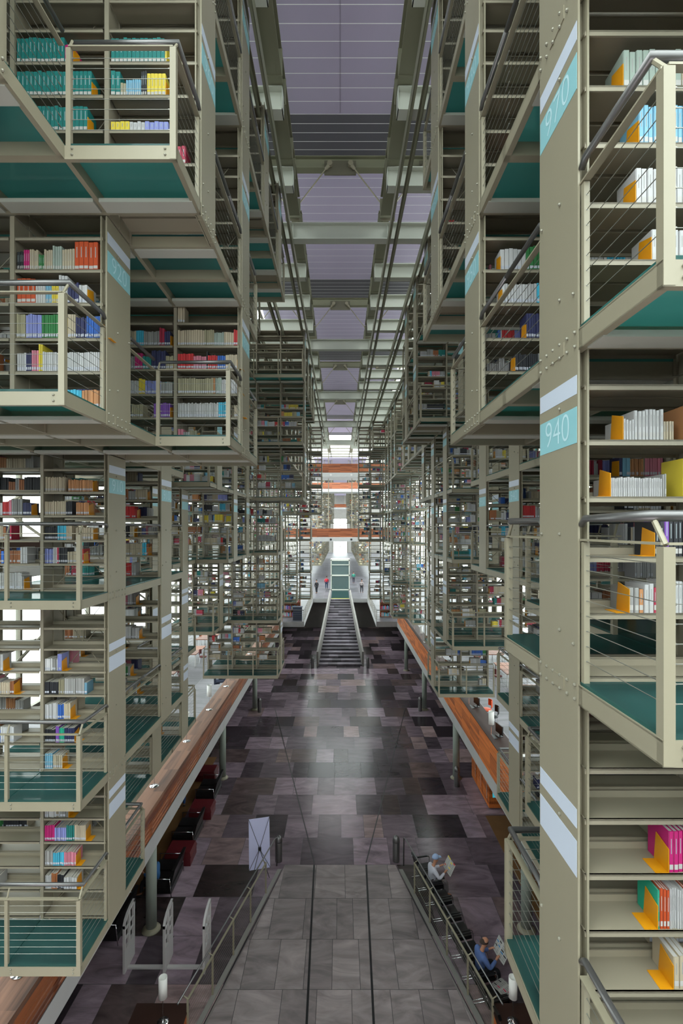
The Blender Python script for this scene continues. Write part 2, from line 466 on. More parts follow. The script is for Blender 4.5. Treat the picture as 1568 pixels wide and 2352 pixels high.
struct('ceiling', mb, [ROOFP, ROOFD, LINEW])
wn_ = 4
for (x0, x1, y0, y1) in ((-14, -RW, 3, 170), (RW, 14, 3, 170), (-14, 14, -4, 3), (-RW, RW, 68, 79)):
    mb = MB(); n = max(1, int((y1 - y0) / 2.25))
    for i in range(n + 1):
        yy = y0 + (y1 - y0) * i / n; mb.box(x0, x1, yy - .05, yy + .05, RZ, RZ + .15)
    for i in range(4):
        xx = x0 + (x1 - x0) * i / 3; mb.box(xx - .05, xx + .05, y0, y1, RZ, RZ + .15)
    w = struct('window_%d' % wn_, mb, STEELD); wn_ += 1
    g = MB(); g.box(x0, x1, y0, y1, RZ + .08, RZ + .1); build('window_pane', g, CLEAR, w)

for y_ in cl_y[:-1]:  # unseen clerestory glazing, added to light the camera-facing shelves
    mb = MB()
    for i in range(5): mb.box(-RW + 2*RW*i/4 - .04, -RW + 2*RW*i/4 + .04, y_ - .03, y_ + .03, RZ + .2, RZ + STEP)
    w = struct('window_%d' % (wn_ + 5), mb, STEELD); wn_ += 1
    g = MB(); g.box(-RW, RW, y_ - .006, y_ + .006, RZ + .2, RZ + STEP); build('window_pane', g, CLEAR, w)

# glazed side walls, far wall
for s in (-1, 1):
    mb = MB()
    for i in range(3, 58):
        yy = -2 + 3.0 * i
        mb.box(s*14.0, s*14.2, yy - .08, yy + .08, MZ, RZ, 0)
    for zz in (MZ + .1, CH - 5.2, CH - 1.2, CH + 3, CH + 7, RZ - .3):
        mb.box(s*14.0, s*14.2, 7, 170, zz - .1, zz + .1, 0)
    for i in range(1, 18):
        yy = -2 + 9 * i
        for zz in (MZ, CH - 1.2, CH + 3):
            mb.tube([(s*13.9, yy, zz + .1), (s*13.9, yy + 9, zz + 4)], .07, 6); mb.tube([(s*13.9, yy + 9, zz + .1), (s*13.9, yy, zz + 4)], .07, 6)
    w = struct('window_%d' % (1 if s < 0 else 2), mb, STEELD)
    g = MB(); g.box(s*14.08, s*14.1, 7, 170, MZ, RZ)
    go = build('window_pane', g, CLEAR, w)
    mb = MB(); mb.box(s*14.0, s*14.2, -4, 62, 0, MB_); mb.box(s*14.0, s*14.2, -4, 7, MB_, RZ)  # near stretch is solid, an unseen screen keeping daylight off the front stacks
    struct('wall_' + SIDE[s], mb, CONCD)
mb = MB(); mb.box(-14, 14, -4.3, -4, -1, 12.5)
struct('wall_back', mb, CONC)  # unseen end wall, its height set to hold back light from behind
mb = MB()
for i in range(15): mb.box(-14 + 2*i - .06, -14 + 2*i + .06, -4.2, -4, 12.5, RZ)
for z in (12.56, 16, 19, RZ): mb.box(-14, 14, -4.2, -4, z - .06, z + .06)
w = struct('window_8', mb, STEELD); g = MB(); g.box(-14, 14, -4.12, -4.1, 12.5, RZ); build('window_pane', g, CLEAR, w)  # unseen glazing added to light the shelf fronts from behind the camera
for s in (-1, 1):
    # side galleries level with the third lowest tier
    xa, xb = sorted((s*9.5, s*14)); mb = MB(); mb.box(xa, xb, 4, 56, CH - 1.5, CH - 1.04); struct('floor_gallery_' + SIDE[s], mb, CONC)
    xa, xb = sorted((s*9.5, s*9.58)); mb = MB(); mb.box(xa, xb, 4, 56, CH - 1.04, CH - .3)
    tag(build('gallery_parapet', mb, DKWOOD), 'dark red brown wooden parapet of the %s side gallery behind the stacks' % SIDE[s], 'parapet')
mb = MB(); mb.box(-14, 14, 60, 60.3, 0, MB_)
struct('wall_under_mezzanine', mb, CONCD)
mb = MB()
mb.box(-14, -2.4, 170, 170.4, MZ, RZ, 0); mb.box(2.4, 14, 170, 170.4, MZ, RZ, 0); mb.box(-2.4, 2.4, 170, 170.4, CH + 3.2, RZ, 0)
struct('wall_far', mb, CONCD)
mb = MB()
for x in (-2.4, 0, 2.4): mb.box(x - .08, x + .08, 169.9, 170.1, MZ, CH + 3.2)
for z in (MZ + 2, CH - 2, CH + 1, CH + 3.2): mb.box(-2.4, 2.4, 169.9, 170.1, z - .06, z + .06)
w = struct('window_3', mb, STEELD)
g = MB(); g.box(-2.4, 2.4, 170, 170.03, MZ, CH + 3.2); build('window_pane', g, CLEAR, w)

# ------------------------------------------------------------------ roof steel
def ibeam(mb, p0, p1, h, w, axis, tf=.025, tw=.02, m=0):
    # axis 'x' or 'y': beam runs along it; p = (along0, along1, across, z0)
    a0, a1, c, z0 = p0, p1, *axis[1:]
    if axis[0] == 'x':
        mb.box(a0, a1, c - w/2, c + w/2, z0, z0 + tf, m); mb.box(a0, a1, c - w/2, c + w/2, z0 + h - tf, z0 + h, m)
        mb.box(a0, a1, c - tw/2, c + tw/2, z0 + tf, z0 + h - tf, m)
    else:
        mb.box(c - w/2, c + w/2, a0, a1, z0, z0 + tf, m); mb.box(c - w/2, c + w/2, a0, a1, z0 + h - tf, z0 + h, m)
        mb.box(c - tw/2, c + tw/2, a0, a1, z0 + tf, z0 + h - tf, m)
for k in range(0, 23):
    yc = YK(k) + .3; full = k % 4 == 1
    if full:
        mb = MB(); ibeam(mb, -14, 14, .48, .28, ('x', yc, CH + 8.42))
        t = thing('roof_beam', 'pale cross beam right across the aisle under the roof truss, %s row from the camera' % ORD[k], 'beam', (0, 0, 0), 0, 'full width roof beams')
        build('flanged_beam', mb, BEAMM, t)
        st = MB()
        for x in (-4.14, -1.38, 1.38, 4.14): st.box(x - .008, x + .008, yc - .13, yc + .13, CH + 8.44, CH + 8.88)
        build('stiffener', st, BEAMM, t)
        # truss above: upper beam, gusset plate, tie rods with forked ends
        mb = MB(); ibeam(mb, -14, 14, .35, .25, ('x', yc, CH + 10.5))
        t2 = thing('roof_truss', 'dark upper truss beam with gusset plates and tie rods, %s row from the camera' % ORD[k], 'truss', (0, 0, 0), 0, 'roof trusses over the aisle')
        build('upper_beam', mb, CHAN, t2)
        for xc in (0, -2.76, 2.76):
            g = MB(); g.box(xc - .46, xc + .46, yc - .16, yc - .13, CH + 10.26, CH + 10.68); build('gusset_plate', g, STEELD, t2)
            for sg in (-1, 1):
                a = Vector((xc + sg*.3, yc - .24, CH + 10.52)); b = Vector((xc + sg*1.38, yc - .26, CH + 9.1)); dd = (b - a).normalized()
                rd = MB(); rd.tube([a, a + dd*.18, a + dd*.2, b - dd*.2, b - dd*.18, b], [.06, .045, .02, .02, .045, .06], 8)
                build('tie_rod', rd, STEEL, t2, smooth=True)
                pn = MB(); pn.tube([a - Vector((0, .06, 0)), a + Vector((0, .06, 0))], .075, 12); pn.tube([b - Vector((0, .06, 0)), b + Vector((0, .06, 0))], .1, 12)
                build('pin', pn, STEEL, t2)
        for xc in (-4.14, -1.38, 1.38, 4.14):
            g = MB(); g.hexa([(xc - .2, yc - .22, CH + 8.9), (xc + .2, yc - .22, CH + 8.9), (xc + .2, yc - .19, CH + 8.9), (xc - .2, yc - .19, CH + 8.9)],
                             [(xc - .2, yc - .22, CH + 9.22), (xc + .2, yc - .22, CH + 9.22), (xc + .2, yc - .19, CH + 9.22), (xc - .2, yc - .19, CH + 9.22)])
            build('node_plate', g, STEEL, t2)
            v = MB(); v.tube([(xc - .1 * (1 if xc > 0 else -1), yc - .8, CH + 10.5), (xc, yc - .3, CH + 9.0)], [.02, .03], 8)
            build('hanger_rod', v, STEEL, t2)
    else:
        for s in (-1, 1):
            mb = MB(); a, b = sorted((s*1.16, s*14)); ibeam(mb, a, b, .48, .28, ('x', yc, CH + 8.42))
            mb.box(s*1.16, s*1.175, yc - .14, yc + .14, CH + 8.42, CH + 8.9)
            tag(build('roof_beam', mb, BEAMM), 'pale roof beam stopping short of the aisle, %s side, %s row from the camera' % (SIDE[s], ORD[k]), 'beam', 'short roof beams')
for s in (-1, 1):
    for xg, nm in ((1.3, 'nearest the aisle'), (4.4, 'farther from the aisle')):
        mb = MB(); cuts = [-2] + [YK(k) + .3 for k in range(1, 23, 4)] + [60]
        for a_, b_ in zip(cuts[:-1], cuts[1:]): ibeam(mb, a_ + .22, b_ - .42, .55, .3, ('y', s*xg, CH + 8.92))
        mb.box(s*xg - .012, s*xg + .012, -2, 60, CH + 9.3, CH + 9.46)
        for k in range(1, 23):
            yy = YK(k) + .3
            mb.box(s*xg - .16, s*xg + .16, yy - .35, yy - .32, CH + 8.9, CH + 9.45); mb.box(s*xg - .16, s*xg + .16, yy + .32, yy + .35, CH + 8.9, CH + 9.45)
        t = tag(build('roof_girder', mb, CHAN), 'long olive roof girder running down the hall, %s side, %s' % (SIDE[s], nm), 'girder')
    for i, e in enumerate((1.5, 2.5, 3.5, 4.5, 5.5)):
        x = XE(e)
        t = thing('hanger_channel', 'pair of dark olive steel channels carrying the hanging stacks, %s side, %s from aisle' % (SIDE[s], ORD[i]), 'channel', (s*x, 0, CH + 8.16))
        for dx in (-.13, .07):
            mb = MB(); xa, xb = s*dx, s*(dx + .055)
            mb.box(xa, xb, 1, 50, 0, .015); mb.box(xa, xb, 1, 50, .245, .26)
            w = xa if dx < 0 else xb
            mb.box(w - .006, w + .006, 1, 50, 0, .26)
            build('channel', mb, CHAN, t)
        for k in range(0, 21):
            sp = MB(); sp.box(-.10, .10, YK(k) - .7, YK(k) - .62, .02, .24)
        build('spacer', sp, CHAN, t)

# ------------------------------------------------------------------ hanging stacks: pillars
def text_mesh(s, size):
    def mk():
        cu = bpy.data.curves.new('num', 'FONT'); cu.body = s; cu.size = size; cu.offset = -.004
        cu.align_x = 'CENTER'; cu.align_y = 'CENTER'; cu.fill_mode = 'FRONT' if hasattr(cu, 'fill_mode') else cu.fill_mode
        o = bpy.data.objects.new('num', cu); COL.objects.link(o)
        bpy.context.view_layer.update()
        dg = bpy.context.evaluated_depsgraph_get()
        me = bpy.data.meshes.new_from_object(o.evaluated_get(dg))
        bpy.data.objects.remove(o)
        me.materials.clear(); me.materials.append(NUM)
        return me
    return cached(('text', s, size), mk)
SIGNS = {(1,0,1): '970', (1,0,0): '940', (1,1,1): '950', (1,1,2): '930', (-1,1,1): '920', (-1,1,2): '960', (-1,2,0): '910', (-1,2,1): '930',
         (1,3,0): '940', (1,4,0): '930', (1,6,0): '820', (1,6,-1): '800', (-1,3,0): '910', (-1,2,2): '950', (-1,2,3): '970', (1,2,3): '980', (1,2,2): '950', (1,3,1): '950'}
def pillar_mesh(L, s):
    mb = MB()
    mb.box(-.004*s, .010*s, 0, D, 0, L); mb.box(.055*s, .068*s, 0, D, 0, L)
    mb.box(.010*s, .055*s, .07, .082, 0, L); mb.box(.010*s, .055*s, D - .082, D - .07, 0, L)
    return mb
bolt_me = MB().lathe([(.012, 0), (.012, .008), (.007, .015), (.0, .016)], n=6).mesh('bolt', BOLT)
for s in (-1, 1):
    for k in range(NROW):
        n = -2
        while n <= 3:
            e = end(k, s, n)
            if e is None: n += 1; continue
            m = n
            while m + 1 <= 3 and end(k, s, m + 1) == e: m += 1
            z0 = FZ[n] - .08; z1 = FZ[m+1] + (.05 if m == 3 else -.08)
            x = s * XE(e)
            lb = 'olive steel pillar with pale sign bands, %s side, %s row, standing from %s' % (SIDE[s], ORD[k], TIER[n] if n != m else TIER[n] + ' only')
            t = thing('steel_pillar', lb, 'pillar', (x, YK(k), z0), 0, 'pillars of the %s stacks' % SIDE[s])
            build('pillar_shaft', pillar_mesh(z1 - z0, s), STEEL, t)
            for q in range(n, m + 1):
                fz = FZ[q] - z0
                off = .006
                me = cached(('white', s), lambda: MB().box(-off*s, -(off-.003)*s, .012, D - .012, 0, .12).mesh('sign_band', WHITEB))
                me2 = cached(('blue', s), lambda: MB().box(-off*s, -(off-.003)*s, .012, D - .012, 0, .23).mesh('number_sign', BLUEB))
                me_glare = cached(('glare_white', s), lambda: MB().box(-off*s, -(off-.003)*s, .012, D - .012, 0, .23).mesh('number_sign', WHITEB))  # lower tiers: number sign whitened, its glare put into the colour
                put('sign_band', me, t, (0, 0, fz + 1.89))
                if k <= 8:
                    b = put('number_sign', me2 if q >= 0 else me_glare, t, (0, 0, fz + 1.58))
                    sg = SIGNS.get((s, k, q))
                    if sg:
                        M = Matrix(((0, 0, -s), (-s, 0, 0), (0, 1, 0))).to_4x4() if s > 0 else Matrix(((0, 0, 1), (1, 0, 0), (0, 1, 0))).to_4x4()
                        d = put('numerals', text_mesh(sg, .265), b)
                        d.matrix_local = Matrix.Translation((-.0075*s, D/2, .115)) @ M
                else:
                    put('number_sign', me2 if q >= 0 else me_glare, t, (0, 0, fz + 1.58))
                if k <= 3 and q >= -1:
                    rot = (0, -PI/2*s, 0)
                    for (yy, zz) in ((.25, 1.85), (.25, 1.0), (.55, 1.0), (.05, .3), (.25, .35)):
                        put('bolt', bolt_me, t, (-.005*s, yy, fz + zz), rot)
                    if k <= 2:
                        pl = cached(('splice', s), lambda: MB().box(-.010*s, -.003*s, .19, .41, -.045, .045).mesh('splice_plate', STEEL))
                        put('splice_plate', pl, t, (0, 0, fz + .0))
                        for i in range(6):
                            yy = .03 + .03 * i if i < 3 else .46 + .03 * (i - 3) + .02
                            for dz in (-.045, .045): put('bolt', bolt_me, t, (-.005*s, .03 + i*.108, fz + dz), rot)
            n = m + 1

# ------------------------------------------------------------------ bookcases, walkways, railings
def shelf_me():
    mb = MB(); a = BAY/2 - .035
    for (y0, y1, lip, bl) in ((.012, .275, .012, .275), (D - .275, D - .012, D - .024, D - .275)):
        mb.box(-a, a, y0, y1, -.012, 0)
        mb.box(-a, a, lip, lip + .012, -.036, .0)
        mb.box(-a, a, bl - .006, bl + .006, -.012, .045)
    return mb
shelf_mesh = shelf_me().mesh('shelf', SHELF)
def upright(mb, x, h):
    mb.box(x - .024, x + .024, 0, .03, -.06, h); mb.box(x - .024, x + .024, D - .03, D, -.06, h)
    mb.box(x - .008, x + .008, .03, D - .03, -.06, h)
    mb.box(x - .02, x + .02, D/2 - .02, D/2 + .02, -.06, h)
def add_walk(mb, s, nb):
    L = nb * BAY; g = 1; st = 0
    for j in range(nb):
        for (a, b) in ((-.815, -.01), (D + .01, D + .815)):
            mb.box(s*(j*BAY + .008), s*((j+1)*BAY - .008), a, b, .05, .075, 1)
        for (a, b) in ((-.815, 0), (D, D + .815)):
            if j > 0: mb.box(s*(j*BAY) - .025, s*(j*BAY) + .025, a, b, -.06, .048, 0)
        for (a, b) in ((-.24, -.055), (D + .055, D + .24)):
            mb.box(s*(j*BAY + .03), s*((j+1)*BAY - .03), a, b, -.085, -.045, 2)
    for (a, b) in ((-.825, -.78), (-.05, -.005), (D + .005, D + .05), (D + .78, D + .825)):
        mb.box(0, s*L, a, b, -.075, .05, 0)
    mb.box(0, s*.012, -.825, D + .825, -.075, .055, 0); mb.box(0, s*.05, -.825, D + .825, -.075, -.065, 0); mb.box(0, s*.05, -.825, D + .825, .04, .05, 0)
RZ_H, RZ_B = 1.10, .96
def post(mb, x, y, w=.028):
    mb.box(x - w, x + w, y - w, y + w, -.07, RZ_B - .008)
def rail_edges(k, s, n, e):
    """open edges of the walkway of this cell: list of polylines in local coords, the walkway side flag"""
    segs = []
    def open_span(kk):
        ee = end(kk, s, n)
        if ee is None: ee = EM(k, s, n)
        return max(0.0, (ee - e)) * BAY
    fo = open_span(k - 1); bo = open_span(k + 1) if k < NROW - 1 else (EM(k, s, n) - e) * BAY
    return fo, bo

def add_rail(dst, k, s, n, e, fine, halves=(-1, 1)):
    """dst: dict of MBs post/handrail/flat/cable"""
    fo, bo = rail_edges(k, s, n, e)
    o = .03; ih = .09
    pst = dst['post']
    def new(q):
        if isinstance(dst[q], list): dst[q].append(MB()); return dst[q][-1]
        return dst[q]
    rt = .021; nseg = 10 if fine else 5
    ncab = 8
    def run(p, q, inn):
        # p,q plan points; inn: inward plan offset for the handrail
        P0 = Vector((p[0], p[1], 0)); Q0 = Vector((q[0], q[1], 0)); dvec = (Q0 - P0).normalized(); nv = Vector((dvec.y, -dvec.x, 0)) * .024
        A, B = P0 + Vector((0, 0, RZ_B)), Q0 + Vector((0, 0, RZ_B)); up = Vector((0, 0, .012))
        new('flat_rail').hexa([A - nv, B - nv, B + nv, A + nv], [A - nv + up, B - nv + up, B + nv + up, A + nv + up])
        if dst['cable'] is not None:
            for i in range(ncab):
                cab = new('cable')
                z = Vector((0, 0, .87 - .094 * i))
                cab.tube([P0 + z, Q0 + z], .0026 if fine else .0032, 5 if fine else 3, cap=False)
                if fine and k <= 2:
                    cab.tube([P0 + z, P0 + z + dvec * .05], .0055, 6); cab.tube([Q0 + z - dvec * .05, Q0 + z], .0055, 6)
    ya, yb = -.8, D + .8
    # aisle side, near and far halves
    for (y0, y1, opened, sgn) in ((ya if fo > 0 else -.825, 0.0, fo, -1), (D, yb if bo > 0 else D + .825, bo, 1)):
        if sgn not in halves: continue
        run((s*o, y0), (s*o, y1), None)
        if sgn < 0: post(pst, s*o, -.03, .018)
        else: post(pst, s*o, D + .03, .018)
        if opened > 0:
            yc = ya if sgn < 0 else yb
            L = opened - .03
            post(pst, s*o, yc)
            run((s*o, yc), (s*L, yc), None)
            nb = int(round(opened / BAY))
            for j in range(1, nb + 1):
                xx = j * BAY - (.03 if j == nb else 0)
                post(pst, s*xx, yc, .022)
                new('bracket').tube([(s*xx, yc, RZ_B), (s*xx, yc - sgn*ih*.6, RZ_H - .02)], .012, 6)
            new('bracket').tube([(s*o, yc, RZ_B), (s*o, yc - sgn*ih, RZ_H - .02)], .014, 6)
            hy = yc - sgn*ih
            end_y = 0.0 if sgn < 0 else D
            new('handrail').tube([(s*(o - .01), end_y, RZ_H - .04), (s*(o - .01), end_y + sgn*.05, RZ_H), (s*(o - .01), hy, RZ_H), (s*L, hy, RZ_H)], rt, nseg)
        else:
            end_y = 0.0 if sgn < 0 else D
            new('handrail').tube([(s*(o - .01), end_y, RZ_H - .04), (s*(o - .01), end_y + sgn*.05, RZ_H), (s*(o - .01), (y0 if sgn < 0 else y1), RZ_H)], rt, nseg)

UPM = {}
for s in (-1, 1):
    for k in range(NROW):
        for n in range(-2, 4):
            e = end(k, s, n)
            if e is None: continue
            nb = int(round(EM(k, s, n) - e)); H = FZ[n+1] - FZ[n] - .08
            if n == 3: H = FZ[4] - FZ[3]
            loc = (s*XE(e), YK(k), FZ[n])
            where = '%s side, %s row from camera, %s' % (SIDE[s], ORD[k], TIER[n])
            lbB = 'olive steel bookcase, ' + where; lbW = 'glass floored walkway, ' + where; lbR = 'steel and wire cable railing, ' + where
            gB, gW, gR = ('bookcases of the %s stacks' % SIDE[s], 'glass walkways of the %s stacks' % SIDE[s], 'cable railings of the %s stacks' % SIDE[s])
            fine = k <= DETAIL
            if fine and nb > 0:
                t = thing('bookcase', lbB, 'bookcase', loc, 0, gB)
                for j in range(1, nb + 1):
                    def mk():
                        m_ = MB(); upright(m_, 0, H); return m_.mesh('upright', SHELF)
                    put('upright', cached(('up', round(H, 2)), mk), t, (s*j*BAY, 0, 0))
                for j in range(nb):
                    for b in boards(n):
                        put('shelf', shelf_mesh, t, (s*(j + .5)*BAY + s*.012, 0, b))
                    def mkb():
                        m_ = MB(); a = BAY/2 - .04
                        m_.tube([(-a, D/2, .12), (a, D/2, H*.5)], .006, 5); m_.tube([(a, D/2, .12), (-a, D/2, H*.5)], .006, 5)
                        m_.tube([(-a, D/2, H*.5), (a, D/2, H - .1)], .006, 5); m_.tube([(a, D/2, H*.5), (-a, D/2, H - .1)], .006, 5)
                        return m_.mesh('cross_brace', SHELF)
                    if k > 0 and (j + k) % 2 == 0: put('cross_brace', cached(('br', round(H, 2)), mkb), t, (s*(j + .5)*BAY, 0, 0))
                t = thing('walkway', lbW, 'walkway', loc, 0, gW)
                full = MB(); add_walk(full, s, nb)
                beams, glass, tray = MB(), [], []
                # separate the pieces: every pane and tray is its own part
                for fi in range(0, len(full.f), 6):
                    vs = full.v[full.f[fi][0]//8*8: full.f[fi][0]//8*8 + 8]; m_ = full.m[fi]
                    xs = [v[0] for v in vs]; ys = [v[1] for v in vs]; zs = [v[2] for v in vs]
                    dm = (min(xs), max(xs), min(ys), max(ys), min(zs), max(zs))
                    if m_ == 1:
                        c = ((dm[0]+dm[1])/2, (dm[2]+dm[3])/2, 0)
                        me = cached(('pane',), lambda: MB().box(-(BAY-.016)/2, (BAY-.016)/2, -.4025, .4025, .05, .075).mesh('glass_pane', TEAL))
                        put('glass_pane', me, t, c)
                    elif m_ == 2:
                        c = ((dm[0]+dm[1])/2, (dm[2]+dm[3])/2, 0)
                        me = cached(('tray',), lambda: MB().box(-(BAY-.06)/2, (BAY-.06)/2, -.0925, .0925, -.085, -.045).mesh('lighting_tray', TRAY))
                        put('lighting_tray', me, t, c)
                    else:
                        b_ = MB(); b_.box(*dm)
                        key = tuple(round(q, 3) for q in (dm[1]-dm[0], dm[3]-dm[2], dm[5]-dm[4]))
                        c = ((dm[0]+dm[1])/2, (dm[2]+dm[3])/2, (dm[4]+dm[5])/2)
                        me = cached(('beam', key), lambda: MB().box(-key[0]/2, key[0]/2, -key[1]/2, key[1]/2, -key[2]/2, key[2]/2).mesh('beam', STEEL))
                        nmn = 'joist' if key[0] < .06 and key[1] < 1 else ('edge_beam' if key[0] < .06 else 'cross_beam')
                        put(nmn, me, t, c)
                fo_, bo_ = rail_edges(k, s, n, e)
                if k <= 2 and fo_ > 0:
                    for j in range(int(round(fo_ / BAY))):
                        for xx in (.1, BAY - .07):
                            for zz in (-.035, .02): put('bolt', bolt_me, t, (s*(j*BAY + xx), -.825, zz), (PI/2, 0, 0))
                t = thing('railing', lbR, 'railing', loc, 0, gR)
                dst = {'post': MB(), 'cable': [], 'handrail': [], 'flat_rail': [], 'bracket': []}
                add_rail(dst, k, s, n, e, True)
                # one mesh per post, one per run of the others
                pm = dst['post']
                for i in range(0, len(pm.v), 8):
                    vs = pm.v[i:i+8]; c = (vs[0][0]/2 + vs[6][0]/2, vs[0][1]/2 + vs[6][1]/2, 0); w = round(vs[6][0] - c[0], 3)
                    me = cached(('post', w), lambda: MB().box(-w, w, -w, w, -.07, RZ_B - .008).mesh('post', STEEL))
                    put('post', me, t, c)
                for m_ in dst['handrail']: build('handrail', m_, TUBE, t, smooth=True)
                for m_ in dst['flat_rail']: build('flat_rail', m_, STEEL, t)
                for m_ in dst['cable']: build('cable', m_, CABLE, t)
                for m_ in dst['bracket']: build('bracket', m_, STEEL, t)
            else:
                if nb <= 0: continue
                mb = MB()
                for j in range(1, nb + 1): upright(mb, s*j*BAY, H)
                for j in range(nb):
                    x = s*(j + .5)*BAY; a = BAY/2 - .03
                    for b in boards(n):
                        mb.box(x - a, x + a, .012, .275, b - .03, b); mb.box(x - a, x + a, D - .275, D - .012, b - .03, b)
                tag(build('bookcase', mb, SHELF, loc=loc), lbB, 'bookcase', gB)
                mb = MB(); add_walk(mb, s, nb)
                tag(build('walkway', mb, [STEEL, TEAL, TRAY], loc=loc), lbW, 'walkway', gW)
                t = thing('railing', lbR, 'railing', loc, 0, gR)
                for half in (-1, 1):
                    one = MB(); dst = {q: one for q in ('post', 'handrail', 'flat_rail', 'bracket')}; dst['cable'] = one if k <= 10 else None
                    add_rail(dst, k, s, n, e, False, (half,)); build('rail_run', one, STEEL, t)

# ------------------------------------------------------------------ books
PAL = {
 'teal': (22, 112, 108), 'white': (176, 174, 175), 'cream': (172, 158, 136), 'orange': (176, 68, 28), 'yellow': (205, 182, 56), 'magenta': (178, 24, 104),
 'crimson': (160, 40, 66), 'red': (186, 42, 46), 'blue': (46, 92, 170), 'lightblue': (112, 162, 188), 'lilac': (126, 132, 190), 'green': (46, 112, 60),
 'navy': (44, 46, 84), 'black': (34, 34, 40), 'grey': (142, 140, 138), 'pink': (190, 112, 130), 'khaki': (150, 142, 116), 'purple': (122, 76, 164), 'brown': (146, 88, 52),
 'aqua': (60, 160, 190), 'palegreen': (144, 155, 146), 'tan': (176, 122, 80), 'emerald': (30, 160, 130)}
def bookmat(c): return mat('book_cover_' + c, PAL[c], 0.5, 0, 0.05, 8)
def book_mesh(c, w, h, d):
    def mk():
        mb = MB(); t = .0028
        mb.box(.0006, t, .006, d, 0, h, 0); mb.box(w - t, w - .0006, .006, d, 0, h, 0); mb.hexa([(.0034, 0, 0), (w - .0034, 0, 0), (w - t, .006, 0), (t, .006, 0)], [(.0034, 0, h), (w - .0034, 0, h), (w - t, .006, h), (t, .006, h)], 0)
        mb.box(t, w - t, .005, d - .006, .003, h - .004, 1)
        if h > .14: mb.box(.0036, w - .0036, -.0005, .0015, .018, .05, 1)
        dk = c in ('white', 'cream', 'yellow', 'khaki', 'palegreen', 'lightblue', 'grey', 'pink', 'tan')
        mb.box(w*.42, w*.58, -.0005, .0015, h*.45, h*.82, 2)
        tm = mat('spine_lettering_dark', (146, 144, 142), .6) if dk else mat('spine_lettering_light', (150, 160, 164), .6)
        return mb.mesh('book', [bookmat(c), PAPER, tm])
    return cached(('book', c, w, h, d), mk)
def bookend_mesh():
    mb = MB(); mb.box(-.0015, .0015, .02, .15, 0, .17); mb.box(-.0015, .09, .03, .14, 0, .002)
    return mb.mesh('bookend', YELLOW)
BE = {}
def bookend(x, y, z, flip, label, group):
    def mk(sg):
        mb = MB()
        mb.hexa([(-.002, .0, 0), (.002, .0, 0), (.002, .15, 0), (-.002, .15, 0)], [(-.002, .0, .15), (.002, .0, .15), (.002, .13, .185), (-.002, .13, .185)])
        mb.box(0, sg*.085, .0, .14, 0, .0025)
        return mb.mesh('bookend', YELLOW)
    return tag(put('bookend', cached(('bookend', flip), lambda: mk(flip)), None, (x, y, z)), label, 'bookend', group)
STUFF = MB(); ENDST = MB()
NB_IND = 0; NBE = 0
rb = random.Random(21)
def run_individual(k, s, n, b, items, x, place, endmark=None, depth=.2, startmark=False):
    """items: (count, colour, height, width). x: world x of the left end of the run as seen from the camera"""
    global NB_IND, NBE
    y = YK(k) + .03; z = FZ[n] + b
    if startmark:
        bookend(x - .004, y - .005, z, -1, 'yellow bookend ' + place, 'yellow bookends'); NBE += 1
    for (cnt, c, h, w) in items:
        if c == 'gap': x += w * cnt; continue
        for i in range(cnt):
            if k == 0 and x > 2.2: break
            hh = round(h + rb.choice([0, 0, 0, -.006, .006]), 3)
            if NB_IND < 300:
                o = put('book', book_mesh(c, w, hh, depth), None, (x, y + rb.choice([0, 0, .006]), z))
                tag(o, '%s book among %s ones %s' % (c if c != 'palegreen' else 'greenish', c if c != 'palegreen' else 'greenish', place), 'book', '%s books %s' % (c, place)); NB_IND += 1
            else: stuff_book(x, y, z, w, hh, depth, PAL[c])
            x += w + .0012
    if endmark:
        bookend(x + .004, y - .005, z, 1, 'yellow bookend ' + place, 'yellow bookends'); NBE += 1
def stuff_book(x, y, z, w, h, d, rgb, label=True, mb=None):
    g_ = rb.uniform(.9, 1.06); c = lin(tuple(min(255, v * g_) for v in rgb)); m = STUFF
    if y < 12: w -= .0035; y += rb.choice([0, 0, .004, .01])
    b = len(m.v); pap = lin((176, 170, 160))
    m.v += [(x,y,z),(x+w,y,z),(x+w,y+d,z),(x,y+d,z),(x,y,z+h),(x+w,y,z+h),(x+w,y+d,z+h),(x,y+d,z+h)]
    for q, t in (((4,5,6,7), pap), ((0,1,5,4), c), ((1,2,6,5), c), ((2,3,7,6), pap), ((3,0,4,7), c)):
        m.f.append(tuple(b + i for i in q)); m.m.append(0); m.t.append(t)
    if label and h > .14:
        m.quad([(x+.001, y-.001, z+.02), (x+w-.001, y-.001, z+.02), (x+w-.001, y-.001, z+.05), (x+.001, y-.001, z+.05)], 0, lin((176, 177, 188)))
FILLED = set()
# right, first row
def R0(n, b, items, x, place, st=True, k=0):
    FILLED.add((k, 1, n, 2.5, b)); run_individual(k, 1, n, b, items, x, place, False, .22, st)
R0(1, 1.6, [(9, 'palegreen', .24, .04), (6, 'cream', .22, .03)], 1.80, 'on right near bookcase, shelf beside the uppermost number sign')
R0(1, 1.24, [(11, 'lightblue', .25, .03), (4, 'teal', .25, .03)], 1.90, 'on right near bookcase, shelf of light blue volumes')
R0(1, .86, [(10, 'white', .23, .036)], 1.88, 'on right near bookcase, upper shelf of white volumes')
R0(1, .5, [(7, 'white', .2, .034)], 1.98, 'on right near bookcase, white volumes just above the walkway beam')
R0(0, 1.6, [(4, 'white', .13, .017), (8, 'white', .19, .022), (4, 'cream', .12, .016), (1, 'gap', 0, .06), (3, 'tan', .22, .045)], 1.80, 'on right near bookcase, shelf level with the middle number sign')
